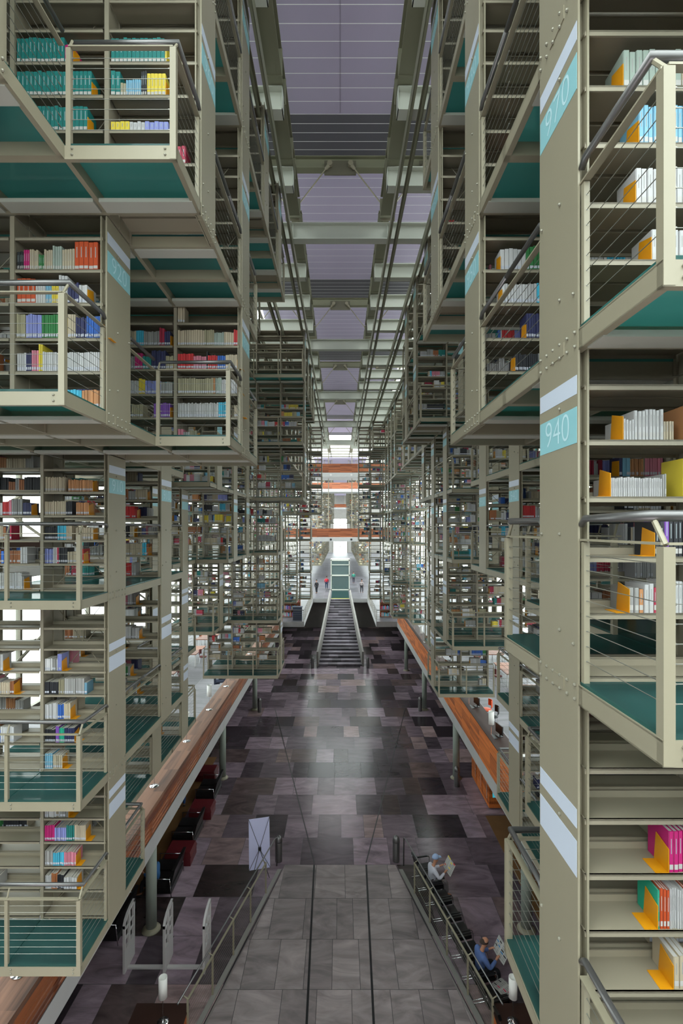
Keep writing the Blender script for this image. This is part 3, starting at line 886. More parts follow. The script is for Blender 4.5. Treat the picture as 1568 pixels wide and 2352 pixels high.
R0(0, 1.24, [(24, 'white', .12, .0125), (2, 'grey', .14, .015), (1, 'gap', 0, .1), (1, 'yellow', .25, .02), (2, 'black', .25, .022), (6, 'aqua', .25, .03)], 1.72, 'on right near bookcase, shelf of thin white volumes')
R0(0, .86, [(2, 'black', .22, .03), (1, 'purple', .28, .03), (8, 'black', .26, .028)], 2.00, 'on right near bookcase, dark set behind handrail')
R0(0, .5, [(2, 'grey', .16, .03), (1, 'tan', .15, .03), (2, 'white', .18, .03), (1, 'crimson', .16, .02), (2, 'cream', .16, .03), (6, 'white', .2, .024)], 1.84, 'on right near bookcase, shelf inside wire railing')
R0(-1, 1.6, [(6, 'magenta', .26, .03)], 2.09, 'on right near bookcase, magenta set low down')
R0(-1, 1.24, [(1, 'emerald', .25, .012), (3, 'orange', .25, .02), (6, 'white', .25, .014), (3, 'orange', .25, .016), (5, 'cream', .19, .026)], 2.02, 'on right near bookcase, striped set below magenta set')
R0(-1, .86, [(8, 'cream', .2, .036)], 2.12, 'on right near bookcase, cream set near bottom')
# --- shelves seen large, copied from the photograph
def LX(e): return -XE(e) + .03         # viewer-left end of a left-hand bay that ends outwards at e
# left, second row, second highest tier (teal encyclopaedias)
pl = 'on the second highest left tier, %s'
def L1(n, bay_e, b, items, place, endm=True, k=1, dx=0.0):
    FILLED.add((k, -1, n, bay_e, b)); run_individual(k, -1, n, b, items, LX(bay_e) + dx, place, endm)
L1(2, 3.5, 1.6, [(12, 'teal', .27, .042), (5, 'magenta', .2, .018)], 'on the upper left balcony, first full shelf')
L1(2, 2.5, 1.6, [(13, 'teal', .27, .044), (1, 'yellow', .2, .02)], 'on the upper left balcony, first full shelf by pillar', False)
L1(2, 3.5, 1.24, [(18, 'teal', .27, .044)], 'on the upper left balcony, second shelf')
L1(2, 2.5, 1.24, [(2, 'teal', .27, .05), (2, 'khaki', .15, .03), (7, 'lightblue', .18, .022), (3, 'black', .27, .02), (5, 'yellow', .25, .04)], 'on the upper left balcony, second shelf by pillar')
L1(2, 3.5, .86, [(17, 'teal', .27, .044)], 'on the upper left balcony, third shelf')
L1(2, 2.5, .86, [(4, 'yellow', .1, .05), (4, 'white', .1, .04), (5, 'lilac', .1, .05)], 'on the upper left balcony, third shelf by pillar', False)
L1(2, 2.5, .5, [(18, 'crimson', .2, .044)], 'on the upper left balcony, fourth shelf by pillar', False)
L1(2, 3.5, .5, [(14, 'teal', .2, .044)], 'on the upper left balcony, fourth shelf', False)
# left, second row, third highest tier
L1(1, 3.5, 1.6, [(5, 'black', .2, .014), (3, 'magenta', .22, .02), (4, 'cream', .22, .022), (3, 'green', .17, .02), (4, 'cream', .22, .022), (4, 'palegreen', .26, .024), (5, 'cream', .23, .026), (5, 'orange', .31, .05)], 'on the left middle tier, orange set shelf', False)
L1(1, 3.5, 1.24, [(4, 'orange', .27, .05), (4, 'white', .2, .025), (4, 'lightblue', .2, .016), (4, 'yellow', .2, .018), (3, 'white', .3, .03), (5, 'navy', .22, .024), (3, 'white', .2, .03)], 'on the left middle tier, shelf below orange set')
L1(1, 3.5, .86, [(5, 'khaki', .26, .018), (7, 'lilac', .26, .024), (8, 'green', .26, .024), (3, 'yellow', .24, .024), (4, 'cream', .26, .022), (5, 'navy', .23, .022), (7, 'blue', .24, .024)], 'on the left middle tier, blue and green shelf')
L1(1, 3.5, .5, [(4, 'white', .2, .024), (3, 'navy', .2, .02), (3, 'pink', .23, .024), (2, 'yellow', .3, .02), (28, 'white', .21, .021)], 'on the left middle tier, white series shelf')
L1(1, 3.5, .1, [(4, 'gap', 0, .13), (6, 'aqua', .2, .03), (8, 'tan', .2, .03)], 'on the left middle tier, lowest shelf', False)
for b in (1.6, 1.24, .86, .5): FILLED.discard((1, -1, 1, 4.5, b))
# right, second row (seen between the two pillars)
def R1(n, b, items, x, place): 
    FILLED.add((1, 1, n, 2.5, b)); run_individual(1, 1, n, b, items, x, place, False, .2, True)
R1(1, 1.6, [(6, 'white', .23, .045), (4, 'green', .26, .04)], 1.74, 'between right pillars, white set behind handrail')
R1(1, 1.24, [(12, 'white', .21, .03), (5, 'aqua', .22, .03)], 1.76, 'between right pillars, second white set')
R1(1, .86, [(14, 'navy', .27, .026)], 2.02, 'between right pillars, navy set')
R1(1, .5, [(12, 'black', .19, .02), (10, 'grey', .2, .02)], 1.9, 'between right pillars, black and white set')
R1(2, .86, [(3, 'white', .25, .04)], 2.0, 'between right pillars high up')
R1(2, .5, [(4, 'magenta', .28, .03)], 1.92, 'between right pillars high up, magenta pair')

# --- left, third row, third highest tier: specified but part of the crowd
def S(k, s, n, bay_e, b, items, dx=0.0, be=True):
    FILLED.add((k, s, n, bay_e, b)); x = LX(bay_e) + dx; y = YK(k) + .03; z = FZ[n] + b
    for (cnt, c, h, w) in items:
        for i in range(cnt):
            if c != 'gap': stuff_book(x, y, z, w - .001, h + rb.uniform(-.008, .008), .2, PAL[c])
            x += w
    if be: end_stuff(x, y, z)
def end_stuff(x, y, z):
    global NBE
    if NBE < 170:
        q = (round(x, 1), round(y, 1), round(z, 1))
        bookend(x + .003, y - .004, z, 1, None, None)
        o = COL.objects[-1]; o['label'] = 'small yellow steel bookend on a crowded shelf'; o['group'] = 'small yellow bookends on the shelves'; NBE += 1
    else: ENDST.hexa([(x, y, z), (x + .004, y, z), (x + .004, y + .15, z), (x, y + .15, z)], [(x, y, z + .17), (x + .004, y, z + .17), (x + .004, y + .14, z + .18), (x, y + .14, z + .18)])
S(2, -1, 1, 2.5, 1.95, [(3, 'cream', .26, .035)], 0, False)
S(2, -1, 1, 2.5, 1.6, [(12, 'cream', .24, .034), (5, 'khaki', .24, .03), (5, 'palegreen', .2, .03), (5, 'cream', .21, .03), (2, 'red', .24, .03)], 0, False)
S(2, -1, 1, 2.5, 1.24, [(6, 'red', .24, .04), (5, 'pink', .2, .04), (1, 'black', .28, .02), (5, 'red', .21, .03), (4, 'blue', .21, .03), (6, 'cream', .22, .03)])
S(2, -1, 1, 2.5, .86, [(16, 'khaki', .24, .034), (1, 'tan', .25, .03), (4, 'palegreen', .25, .024), (9, 'white', .22, .027)])
S(2, -1, 1, 2.5, .5, [(24, 'white', .22, .026), (5, 'aqua', .23, .03), (3, 'gap', 0, .03), (3, 'cream', .18, .03)])
S(2, -1, 1, 3.5, 1.6, [(18, 'cream', .23, .021), (4, 'aqua', .23, .03), (8, 'grey', .22, .03), (3, 'crimson', .27, .026), (3, 'navy', .22, .03)])
S(2, -1, 1, 3.5, 1.24, [(18, 'grey', .2, .02), (3, 'magenta', .24, .04), (3, 'teal', .2, .045), (6, 'navy', .28, .036), (4, 'khaki', .2, .03)])
S(2, -1, 1, 3.5, .86, [(20, 'white', .2, .021), (2, 'yellow', .23, .05), (8, 'lilac', .2, .03), (6, 'grey', .18, .03)], 0, False)
S(2, -1, 1, 3.5, .5, [(14, 'black', .2, .022), (6, 'khaki', .2, .03), (4, 'gap', 0, .04), (9, 'purple', .22, .028)])
S(2, -1, 0, 4.5, 1.6, [(22, 'cream', .22, .014), (1, 'gap', 0, .05), (18, 'tan', .18, .021)])
S(2, -1, 0, 4.5, 1.24, [(18, 'cream', .21, .018), (4, 'black', .21, .024), (1, 'gap', 0, .06), (9, 'tan', .19, .022)])
S(2, -1, 0, 4.5, .86, [(8, 'black', .2, .024), (4, 'aqua', .24, .034), (3, 'cream', .22, .03), (1, 'gap', 0, .05), (12, 'cream', .19, .023)])
S(2, -1, 0, 4.5, .5, [(7, 'lilac', .22, .018), (3, 'white', .24, .02), (1, 'crimson', .24, .03), (5, 'black', .24, .026), (5, 'cream', .18, .028), (1, 'gap', 0, .05), (2, 'red', .22, .03)])
S(2, -1, -1, 4.5, .86, [(3, 'white', .22, .03), (5, 'white', .24, .022), (3, 'blue', .22, .03), (4, 'cream', .24, .026)])
S(2, -1, -1, 4.5, .5, [(8, 'black', .2, .02), (2, 'purple', .25, .03), (4, 'emerald', .22, .02), (6, 'navy', .22, .026)])
S(2, -1, -1, 4.5, .1, [(4, 'lightblue', .23, .03), (5, 'cream', .2, .03)])
S(2, -1, -2, 4.5, 1.24, [(6, 'magenta', .24, .025), (6, 'lilac', .2, .03), (4, 'teal', .24, .03), (6, 'cream', .24, .03)])
S(2, -1, -2, 4.5, .86, [(5, 'grey', .22, .025), (5, 'aqua', .2, .034), (6, 'pink', .2, .03)])
S(2, -1, -2, 4.5, .5, [(4, 'white', .2, .024), (4, 'brown', .24, .024), (5, 'black', .22, .02), (5, 'white', .18, .04)])

# --- everything else
PALS = [['white', 'cream', 'grey'], ['white', 'white', 'cream'], ['cream', 'khaki', 'grey'], ['blue', 'navy', 'white'], ['white', 'pink', 'red'], ['cream', 'tan', 'brown'], ['teal', 'lightblue', 'white'],
        ['grey', 'black', 'white'], ['white', 'yellow', 'green'], ['lilac', 'white', 'blue'], ['aqua', 'white', 'grey'], ['crimson', 'pink', 'white'], ['navy', 'black', 'grey'], ['brown', 'cream', 'khaki']]
PFILL = {3: .05, 2: .72, 1: .92, 0: .9, -1: .7, -2: .72}
for s in (-1, 1):
    for k in range(NROW):
        for n in range(-2, 4):
            e = end(k, s, n)
            if e is None: continue
            for j in range(int(round(EM(k, s, n) - e))):
                eo = e + j + 1
                for b in boards(n):
                    for face in (0, 1):
                        if face == 1 and k > 4: continue
                        if face == 0 and (k, s, n, eo, b) in FILLED: continue
                        r = random.Random((k * 31 + n * 7 + j * 3 + s * 101 + face * 17) * 53 + int(b * 100))
                        pf = PFILL[n] * (.15 if b > 1.9 else (.5 if b < .2 else 1.0)) * (.6 if face else 1)
                        if (k, s, n) in ((1, 1, 2),) : pf *= .15
                        if (k, s) == (0, 1): pf *= .25
                        if (k, s, n) == (2, -1, 2): pf *= .3
                        if r.random() > pf: continue
                        span = (BAY - .08) * r.uniform(.3, .98 if n >= 0 else .7)
                        x_out = s * (XE(e) + (j + 1) * BAY) - s * .03
                        x0 = x_out if s < 0 else x_out - span
                        y = YK(k) + .03 if face == 0 else YK(k) + D - .24
                        z = FZ[n] + b; x = x0; x1 = x0 + span
                        wmul = 1.0 if k <= 5 else (1.35 if k <= 10 else 2.2)
                        while x < x1 - .02:
                            pal = r.choice(PALS); c = r.choice(pal); w = r.choice([.016, .022, .028, .034, .042]) * wmul; h = r.uniform(.17, .26)
                            rep = r.choice([1, 2, 3, 4, 6, 9]) if k <= 10 else r.choice([1, 1, 2, 3])
                            g0 = r.uniform(.85, 1.08)
                            rgb = tuple(min(255, v * g0) for v in PAL[c])
                            for q in range(rep):
                                if x + w > x1: break
                                stuff_book(x, y, z, w - .001, h + r.uniform(-.004, .004), .2, rgb, r.random() < .8)
                                x += w
                            else: continue
                            break
                        if r.random() < .6 and k <= 9 and face == 0:
                            if s < 0: end_stuff(x + .003, y, z)
                            else: end_stuff(x0 - .008, y, z)
o = build('books', STUFF, BOOKS); tag(o, 'the many smaller books on all the farther shelves', 'books', 'farther books', 'stuff')
if ENDST.v:
    o = build('bookends', ENDST, YELLOW); tag(o, 'the many tiny yellow bookends on the farther shelves', 'bookends', 'farther bookends', 'stuff')

# ------------------------------------------------------------------ bridges across the hall and the far stacks
def bridge(y, F, xw, label, lamps):
    z = CH + F
    t = thing('footbridge', label, 'bridge', (0, y, z))
    mb = MB(); mb.box(-xw, xw, 0, 4, -.46, 0); build('slab', mb, CONC, t)
    mb = MB(); mb.box(-xw, xw, 0, .06, .02, 1.0); build('front_parapet', mb, WOODX, t)
    mb = MB(); mb.box(-xw, xw, 3.94, 4, .02, 1.0); build('rear_parapet', mb, WOODX, t)
    for x in (-2.6, -1.35, 1.35, 2.6):
        h = MB(); h.tube([(x, 2, 0), (x, 2, RZ - z - .1 if F > 3 else 6.8)], .045, 8); build('hanger_rod', h, STEEL, t)
    for x in (-1.05, 1.25):
        l = MB(); l.tube([(x, -.03, -.24), (x, .0, -.24)], .12, 12); build('spotlight', l, WHITEP if F > 3 else DARK, t)
    return t
bridge(56, 6.2, 8, 'upper footbridge with warm wood parapet spanning the aisle between the stacks', True)
bridge(56, -1.04, 8, 'lower footbridge with reddish wood parapet spanning the hall above the lift', True)
bridge(79.2, 6.2, 8, 'farther upper footbridge seen beneath the nearer one', False)
bridge(150, 6.2, 8, 'tiny distant footbridge at the far end of the hall', False)
for s in (-1, 1):
    for i in range(13):
        y = 82 + 4.6 * i
        mb = MB(); r = random.Random(i * 9 + s)
        for n in range(-2, 4):
            xi = 1.6 if n in (1, 2) and i % 2 else (1.6 if n == 3 else 2.6 if n >= 0 else 3.0)
            z = FZ[n]; h = FZ[n+1] - z - .1
            xs = [xi, xi + 1, xi + 2]
            for x in xs: mb.box(s*x, s*(x + .06), 0, .6, z, z + h if n < 3 else RZ - .16, 0)
            mb.box(s*xi, s*(xi + 2), -.8, 1.4, z - .06, z + .06, 0)
            for b in BOARDS:
                mb.box(s*xi, s*(xi + 2), 0, .6, z + b - .03, z + b, 0)
                x = xi + .1
                while x < xi + 1.9:
                    w = r.uniform(.1, .4)
                    if r.random() < .35: mb.box(s*x, s*(x + w), .03, .25, z + b, z + b + .22, 1, lin(PAL[r.choice(['white', 'cream', 'navy', 'khaki', 'grey', 'brown', 'cream'])]))
                    x += w
        tag(build('distant_stack', mb, [STEELD, BOOKS], loc=(0, y, 0)), 'distant hanging stack of shelves beyond the bridges, %s side, %s from the bridge' % (SIDE[s], ORD[i]), 'bookcase', 'distant stacks')  # far stacks take a darker steel, their shade put into the colour

# ------------------------------------------------------------------ stair and lift
SY0, SY1 = 43.2, 58.9; NS = 22
t = thing('staircase', 'wide dark stone staircase rising to the mezzanine in the middle of the hall', 'stairs', (0, SY0, 0))
rise = MZ / NS; run_ = (SY1 - SY0) / NS
rs = random.Random(3)
for i in range(NS):
    mb = MB(); w0 = 1.85 + (1.05 - 1.85) * (i / NS); x = -w0
    w1 = w0
    while x < w1:
        xe = min(w1, x + rs.choice([.5, .8, 1.1, 1.4])); g0 = rs.choice([66, 76, 88, 100, 112]); 
        mb.box(x, xe, i * run_, (i + 1) * run_ + .02, max(0, i * rise - .3), (i + 1) * rise, 0, lin((g0 * 1.02, g0 * .96, g0 * 1.04)))
        x = xe
    build('step', mb, STONE2, t)
for s in (-1, 1):
    mb = MB()
    def pw(yy): return 1.85 + (1.05 - 1.85) * (yy / (SY1 - SY0)) + .03
    L = SY1 - SY0
    mb.hexa([(s*pw(0), -.1, 0), (s*(pw(0)+.16), -.1, 0), (s*(pw(L)+.16), L, MZ - .6), (s*pw(L), L, MZ - .6)][::s],
            [(s*pw(0), -.1, 1.25), (s*(pw(0)+.16), -.1, 1.25), (s*(pw(L)+.16), L, MZ + 1.0), (s*pw(L), L, MZ + 1.0)][::s])
    build('parapet', mb, CONCD, t)
mb = MB(); mb.box(-1.07, 1.07, SY1 - SY0, SY1 - SY0 + .12, MZ + .0, MZ + .02); build('warning_strip', mb, YELS, t)
mb = MB(); mb.box(-1.07, 1.07, 59.05, 66.6, MZ, MZ + .03)
tag(build('glass_landing', mb, TEAL), 'pale teal glass floor panel between the stair top and the lift', 'floor panel')
t = thing('lift', 'tall glass lift cabin with pale steel frame at the top of the stair', 'lift', (0, 67.8, MZ))
LW, LH = 1.2, 4.1
for x in (-LW, LW):
    for y in (-1.1, 1.1):
        mb = MB(); mb.box(x - .06, x + .06, y - .06, y + .06, 0, LH); build('frame_post', mb, BEAMM, t)
for z in (.06, 2.0, 3.4, LH - .08):
    mb = MB(); hh = .1 if z != 3.4 else .05
    mb.box(-LW - .1, LW + .1, -1.16, -1.06, z - hh, z + hh); mb.box(-LW - .1, LW + .1, 1.06, 1.16, z - hh, z + hh); mb.box(-LW - .08, -LW + .02, -1.1, 1.1, z - hh, z + hh); mb.box(LW - .02, LW + .08, -1.1, 1.1, z - hh, z + hh)
    build('frame_ring', mb, BEAMM, t)
for (x0, x1, y0, y1) in ((-LW, LW, -1.1, -1.08), (-LW, LW, 1.08, 1.1), (-LW, -LW + .02, -1.1, 1.1), (LW - .02, LW, -1.1, 1.1)):
    mb = MB(); mb.box(x0, x1, y0, y1, .1, LH - .1); build('glass_wall', mb, LIFTG, t)
mb = MB(); mb.box(-.9, .9, .2, 1.0, .1, 2.1); build('cabin', mb, mat('lift_cabin', (120, 132, 136), .4), t)
mb = MB(); mb.box(-LW, LW, -1.1, 1.1, LH - .05, LH + .05); build('roof', mb, TRAY, t)

# ------------------------------------------------------------------ mezzanine counters with lamps
CZ = CH - 7.52
t = thing('reading_counter', 'long brown wooden reading counter with slatted front along the left mezzanine edge', 'counter', (-ME, 0, MZ))
mb = MB(); mb.box(-.64, 0, 1, 44.2, .73, .77); mb.box(-.03, .01, 1, 44.2, .66, .775); build('counter_top', mb, WOODT, t)
mb = MB()
for (a, b) in ((.0, .05), (.09, .17), (.21, .29), (.33, .41), (.45, .66)):
    mb.box(-.05, -.02, 1, 44.2, a, b)
build('slatted_front', mb, WOODL, t)
for i in range(29):
    y = 1.5 + 1.5 * i
    mb = MB(); mb.box(-.09, -.05, y - .06, y + .06, 0, .73); build('post', mb, WOODL, t)
t = thing('reading_counter', 'long dark desk behind an orange plank parapet along the right mezzanine edge', 'counter', (ME, 0, MZ))
mb = MB(); mb.box(0, .05, 1, 44.2, .0, 1.13); build('plank_parapet', mb, WOODR, t)
mb = MB(); mb.box(-.005, .16, 1, 44.2, 1.13, 1.16); build('parapet_cap', mb, DKWOOD, t)
mb = MB(); mb.box(.16, .95, 1, 44.2, .73, .77); build('counter_top', mb, DKWOOD, t)

def lamp(loc, label, group):
    if 'lamp' not in CACHE:
        t = thing('table_lamp', label, 'lamp', loc, 0, group)
        mb = MB(); mb.lathe([(.02, 0), (.13, 0), (.13, .012), (.02, .02)], n=20); build('base', mb, CHROME, t, smooth=True)
        mb = MB(); mb.tube([(0, 0, .015), (0, 0, .64)], .009, 8); build('stem', mb, CHROME, t)
        mb = MB(); n = 20
        mb.lathe([(.085, .56), (.095, .56), (.095, 1.02), (.085, 1.02), (.085, .565)], n=n); build('lamp_shade', mb, SHADE, t, smooth=True)
        CACHE['lamp'] = t; return t
    return dup(CACHE['lamp'], loc, 0, label)
for i in range(-2, 9):
    lamp((-5.42, 14.6 + 3.07 * i, CZ), 'white cylinder lamp on the left mezzanine counter, %s from the camera' % ORD[i + 2], 'lamps on the counters')
    lamp((5.36 if i < 9 else 5.4, 14.7 + 3.07 * i, CZ), 'white cylinder lamp on the right mezzanine desk, %s from the camera' % ORD[i + 2], 'lamps on the counters')
# monitors and round-backed chairs along the right desk
def monitor(loc, rz, label):
    if 'mon' not in CACHE:
        t = thing('computer_monitor', label, 'monitor', loc, rz, 'monitors on the right desk')
        mb = MB(); mb.box(-.24, .24, -.02, .02, .1, .42); build('screen_case', mb, BLACKP, t)
        mb = MB(); mb.box(-.12, .12, -.09, .09, 0, .015); mb.box(-.03, .03, .02, .04, .01, .2); build('stand', mb, BLACKP, t)
        mb = MB(); mb.box(-.22, .22, -.34, -.18, 0, .02); build('keyboard', mb, BLACKP, t)
        CACHE['mon'] = t; return t
    return dup(CACHE['mon'], loc, rz, label)
def chair(loc, rz, label, m=None):
    key = 'chair' + (m.name if m else '')
    if key not in CACHE:
        t = thing('desk_chair', label, 'chair', loc, rz, 'chairs along the counters')
        mb = MB(); mb.lathe([(.05, .44), (.21, .44), (.22, .47), (.2, .5), (.02, .51)], n=16); build('seat', mb, m, t, smooth=True)
        mb = MB()
        for q in range(9):
            a = PI * (-.3 + .6 * q / 8) - PI/2; a2 = PI * (-.3 + .6 * (q + 1) / 8) - PI/2
            if q < 8: mb.hexa([(.24*math.cos(a), .24*math.sin(a), .6), (.26*math.cos(a), .26*math.sin(a), .6), (.26*math.cos(a2), .26*math.sin(a2), .6), (.24*math.cos(a2), .24*math.sin(a2), .6)],
                              [(.24*math.cos(a), .24*math.sin(a), .88), (.26*math.cos(a), .26*math.sin(a), .88), (.26*math.cos(a2), .26*math.sin(a2), .88), (.24*math.cos(a2), .24*math.sin(a2), .88)])
        mb.tube([(0, -.2, .47), (0, -.25, .7)], .015, 6); build('backrest', mb, m, t)
        for (x, y) in ((.17, .17), (-.17, .17), (.17, -.17), (-.17, -.17)):
            lg = MB(); lg.tube([(x*.8, y*.8, .45), (x*1.15, y*1.15, 0)], .013, 6); build('leg', lg, CHROME, t)
        CACHE[key] = t; return t
    return dup(CACHE[key], loc, rz, label)
ORANGEP = mat('orange_plastic', (206, 76, 30), .45)
for i, y in enumerate((17.6, 20.6, 23.5, 26.4, 29.4, 32.5)):
    monitor((5.75, y + .5, CZ), -PI/2 + .2, 'black computer monitor on the right mezzanine desk, %s from the camera' % ORD[i])
    chair((6.35, y + .25, MZ), PI/2, 'dark round backed chair behind the right desk, %s from the camera' % ORD[i], BLACKP)
chair((6.3, 21.6, MZ), PI/2, 'orange chair behind the right mezzanine desk', ORANGEP)
for i, y in enumerate((16.5, 19.3, 27.8, 31.0)):
    chair((-6.25, y, MZ), -PI/2, 'brown chair at the left mezzanine counter, %s from the camera' % ORD[i], DKWOOD)
monitor((-5.4, 9.6, CZ), PI/2, 'black telephone like monitor on the left counter behind the low walkway')

# reading tables on the mezzanine behind the counters
def table(loc, label):
    if 'table' not in CACHE:
        t = thing('reading_table', label, 'table', loc, 0, 'reading tables on the mezzanine')
        mb = MB(); mb.box(-.6, .6, -1.1, 1.1, .71, .75); build('table_top', mb, WOODL, t)
        for x in (-.52, .52):
            for y in (-1.0, 1.0):
                mb = MB(); mb.box(x - .025, x + .025, y - .025, y + .025, 0, .71); build('leg', mb, WHITEP, t)
        CACHE['table'] = t; return t
    return dup(CACHE['table'], loc, 0, label)
DKRED = mat('dark_red_plastic', (96, 40, 40), .5)
for s in (-1, 1):
    for i, y in enumerate((23, 27, 31, 35)):
        table((s*9.2, y, MZ), 'reading table with white legs on the %s mezzanine, %s from the camera' % (SIDE[s], ORD[i]))
        chair((s*8.35, y - .5, MZ), -PI/2, 'dark red chair at the aisle side of a %s reading table, %s table' % (SIDE[s], ORD[i]), DKRED)
        chair((s*10.05, y + .4, MZ), PI/2, 'dark red chair at the window side of a %s reading table, %s table' % (SIDE[s], ORD[i]), DKRED)
# wooden bookcases on the mezzanine steps near the stair
for s in (-1, 1):
    t = thing('wooden_bookcase', 'red brown wooden bookcase with bright books at the %s mezzanine corner' % SIDE[s], 'bookcase', (s*4.6, 46.5, MZ))
    mb = MB()
    for z in (.05, .7, 1.35, 1.95): mb.box(-.9, .9, 0, .4, z, z + .05)
    mb.box(-.9, .9, .38, .4, .05, 2)
    build('carcass', mb, WOODX, t)
    for x in (-.9, 0, .86):
        mb = MB(); mb.box(x, x + .04, 0, .4, 0, 2); build('side_panel', mb, WOODX, t)
    r = random.Random(s + 4)
    for z in (.1, .75, 1.4):
        x = -.84
        while x < .8:
            w = r.uniform(.03, .07); mb = MB(); c = r.choice(['white', 'aqua', 'blue', 'pink', 'cream', 'red'])
            mb.box(0, w - .004, 0, .22, 0, r.uniform(.26, .36), 0, lin(PAL[c]))
            tag(build('book', mb, BOOKS, loc=(s*4.6 + x, 46.54, MZ + z)), 'bright book in the wooden bookcase at the %s mezzanine corner' % SIDE[s], 'book', 'books in the %s wooden bookcase' % SIDE[s]) if r.random() < .0 else STUFF.v
            x += w
    mb = MB(); r = random.Random(s + 4)
    for z in (.1, .75, 1.4):
        x = -.84
        while x < .8:
            w = r.uniform(.03, .07); mb.box(x, x + w - .004, .03, .25, z, z + r.uniform(.24, .36), 0, lin(PAL[r.choice(['white', 'aqua', 'blue', 'pink', 'cream', 'red'])])); x += w
    o = build('book_rows', mb, BOOKS, t); o['kind'] = 'stuff'
    # mezzanine edge railing
    t = thing('railing', 'thin steel railing along the inner %s mezzanine edge beside the stair' % SIDE[s], 'railing', (s*3.25, 44.5, MZ))
    for i in range(13):
        mb = MB(); mb.box(-.02, .02, i*1.2 - .02, i*1.2 + .02, 0, 1.0); build('post', mb, STEEL, t)
    mb = MB(); mb.tube([(s*1.8, 0, 1.0), (0, 0, 1.0), (0, 14.4, 1.0)], .025, 8); build('handrail', mb, TUBE, t)
    mb = MB()
    for z in (.2, .4, .6, .8): mb.tube([(s*1.8, 0, z), (0, 0, z), (0, 14.4, z)], .006, 4)
    build('cable', mb, CABLE, t)
mb = MB(); mb.box(-.4, .4, -.3, .3, 0, 1.15); mb.box(-.44, .44, -.34, .34, 1.15, 1.2)
tag(build('kiosk', mb, mat('dark_blue_panel', (44, 52, 70), .5), loc=(-3.85, 45.3, MZ)), 'dark blue catalogue kiosk at the left mezzanine corner', 'kiosk')

# ------------------------------------------------------------------ ground floor things
def column(x, y, label):
    if 'colm' not in CACHE:
        t = thing('round_column', label, 'column', (x, y, 0), 0, 'round columns under the mezzanine')
        mb = MB(); mb.lathe([(.155, .07), (.155, MB_)], n=24); build('shaft', mb, mat('column_paint', (148, 156, 146), .5), t, smooth=True)
        mb = MB(); mb.lathe([(.27, 0), (.27, .02), (.2, .08), (.155, .1)], n=24); build('base', mb, STEEL, t, smooth=True)
        CACHE['colm'] = t; return t
    return dup(CACHE['colm'], (x, y, 0), 0, label)
for i in range(5):
    for s in (-1, 1):
        column(s*(5.6 if s < 0 else 5.52), 5.85 + 9.0 * i, 'pale green round column under the %s mezzanine, %s from the camera' % (SIDE[s], ORD[i]))
def bin_(x, y, label):
    if 'bin' not in CACHE:
        t = thing('litter_bin', label, 'bin', (x, y, 0), 0, 'steel litter bins')
        mb = MB(); mb.lathe([(.12, 0), (.125, .02), (.125, .68), (.12, .69)], n=20); build('body', mb, TUBE, t, smooth=True)
        mb = MB(); mb.lathe([(.13, .69), (.13, .74), (.115, .82), (.08, .88), (.03, .91), (.0, .915)], n=20); build('domed_lid', mb, TUBE, t, smooth=True)
        CACHE['bin'] = t; return t
    return dup(CACHE['bin'], (x, y, 0), 0, label)
bin_(-2.2, 17.9, 'domed steel bin beside the lavender banner at the left ramp end')
bin_(2.0, 17.9, 'domed steel bin at the far end of the right ramp railing')
bin_(-5.22, 32.4, 'domed steel bin beside the third column on the left')
bin_(5.2, 32.6, 'domed steel bin beside the third column on the right')
bin_(5.38, 23.1, 'domed steel bin in front of a column on the right side')
bin_(-2.35, 42.6, 'steel bin at the left foot of the staircase')
bin_(2.35, 42.6, 'steel bin at the right foot of the staircase')

# ramp railings
for s in (-1, 1):
    t = thing('ramp_railing', 'olive steel railing with wire cables along the %s edge of the entrance ramp' % SIDE[s], 'railing', (0, 0, 0))
    ys = [17.55, 16.25, 15.05, 13.9, 12.72, 11.55]
    def rx(yy): return s*(hw(yy) + .12)
    for i, y in enumerate(ys[1:] if True else ys):
        mb = MB(); mb.box(-.022, .022, -.022, .022, 0, .98); build('post', mb, STEEL, t, (rx(y), y, .06))
        mb = MB(); mb.tube([(rx(y), y, 1.03), (rx(y) + s*(-.0) + .0, y, 1.04), (rx(y) + s*.12, y + .0, 1.13)], .014, 6); build('bracket', mb, STEEL, t)
    mb = MB(); mb.tube([(rx(17.5) + s*.1, 17.5, .1), (rx(17.5) + s*.1, 17.45, 1.1), (rx(17.4) + s*.12, 17.3, 1.15), (rx(11.4) + s*.12, 11.3, 1.15)], .02, 10); build('handrail', mb, TUBE, t, smooth=True)
    a = Vector((rx(16.25), 16.25, 1.02)); b = Vector((rx(11.55), 11.55, 1.02)); nv = Vector((.025, 0, 0)); up = Vector((0, 0, .015))
    mb = MB(); mb.hexa([a - nv, b - nv, b + nv, a + nv][::-1], [a - nv + up, b - nv + up, b + nv + up, a + nv + up][::-1]); build('flat_rail', mb, STEEL, t)
    mb = MB()
    for q in range(9):
        z = .15 + .095 * q; mb.tube([(rx(16.25), 16.25, z + .05), (rx(11.55), 11.55, z + .05)], .004, 4)
    build('cable', mb, STEELD, t)

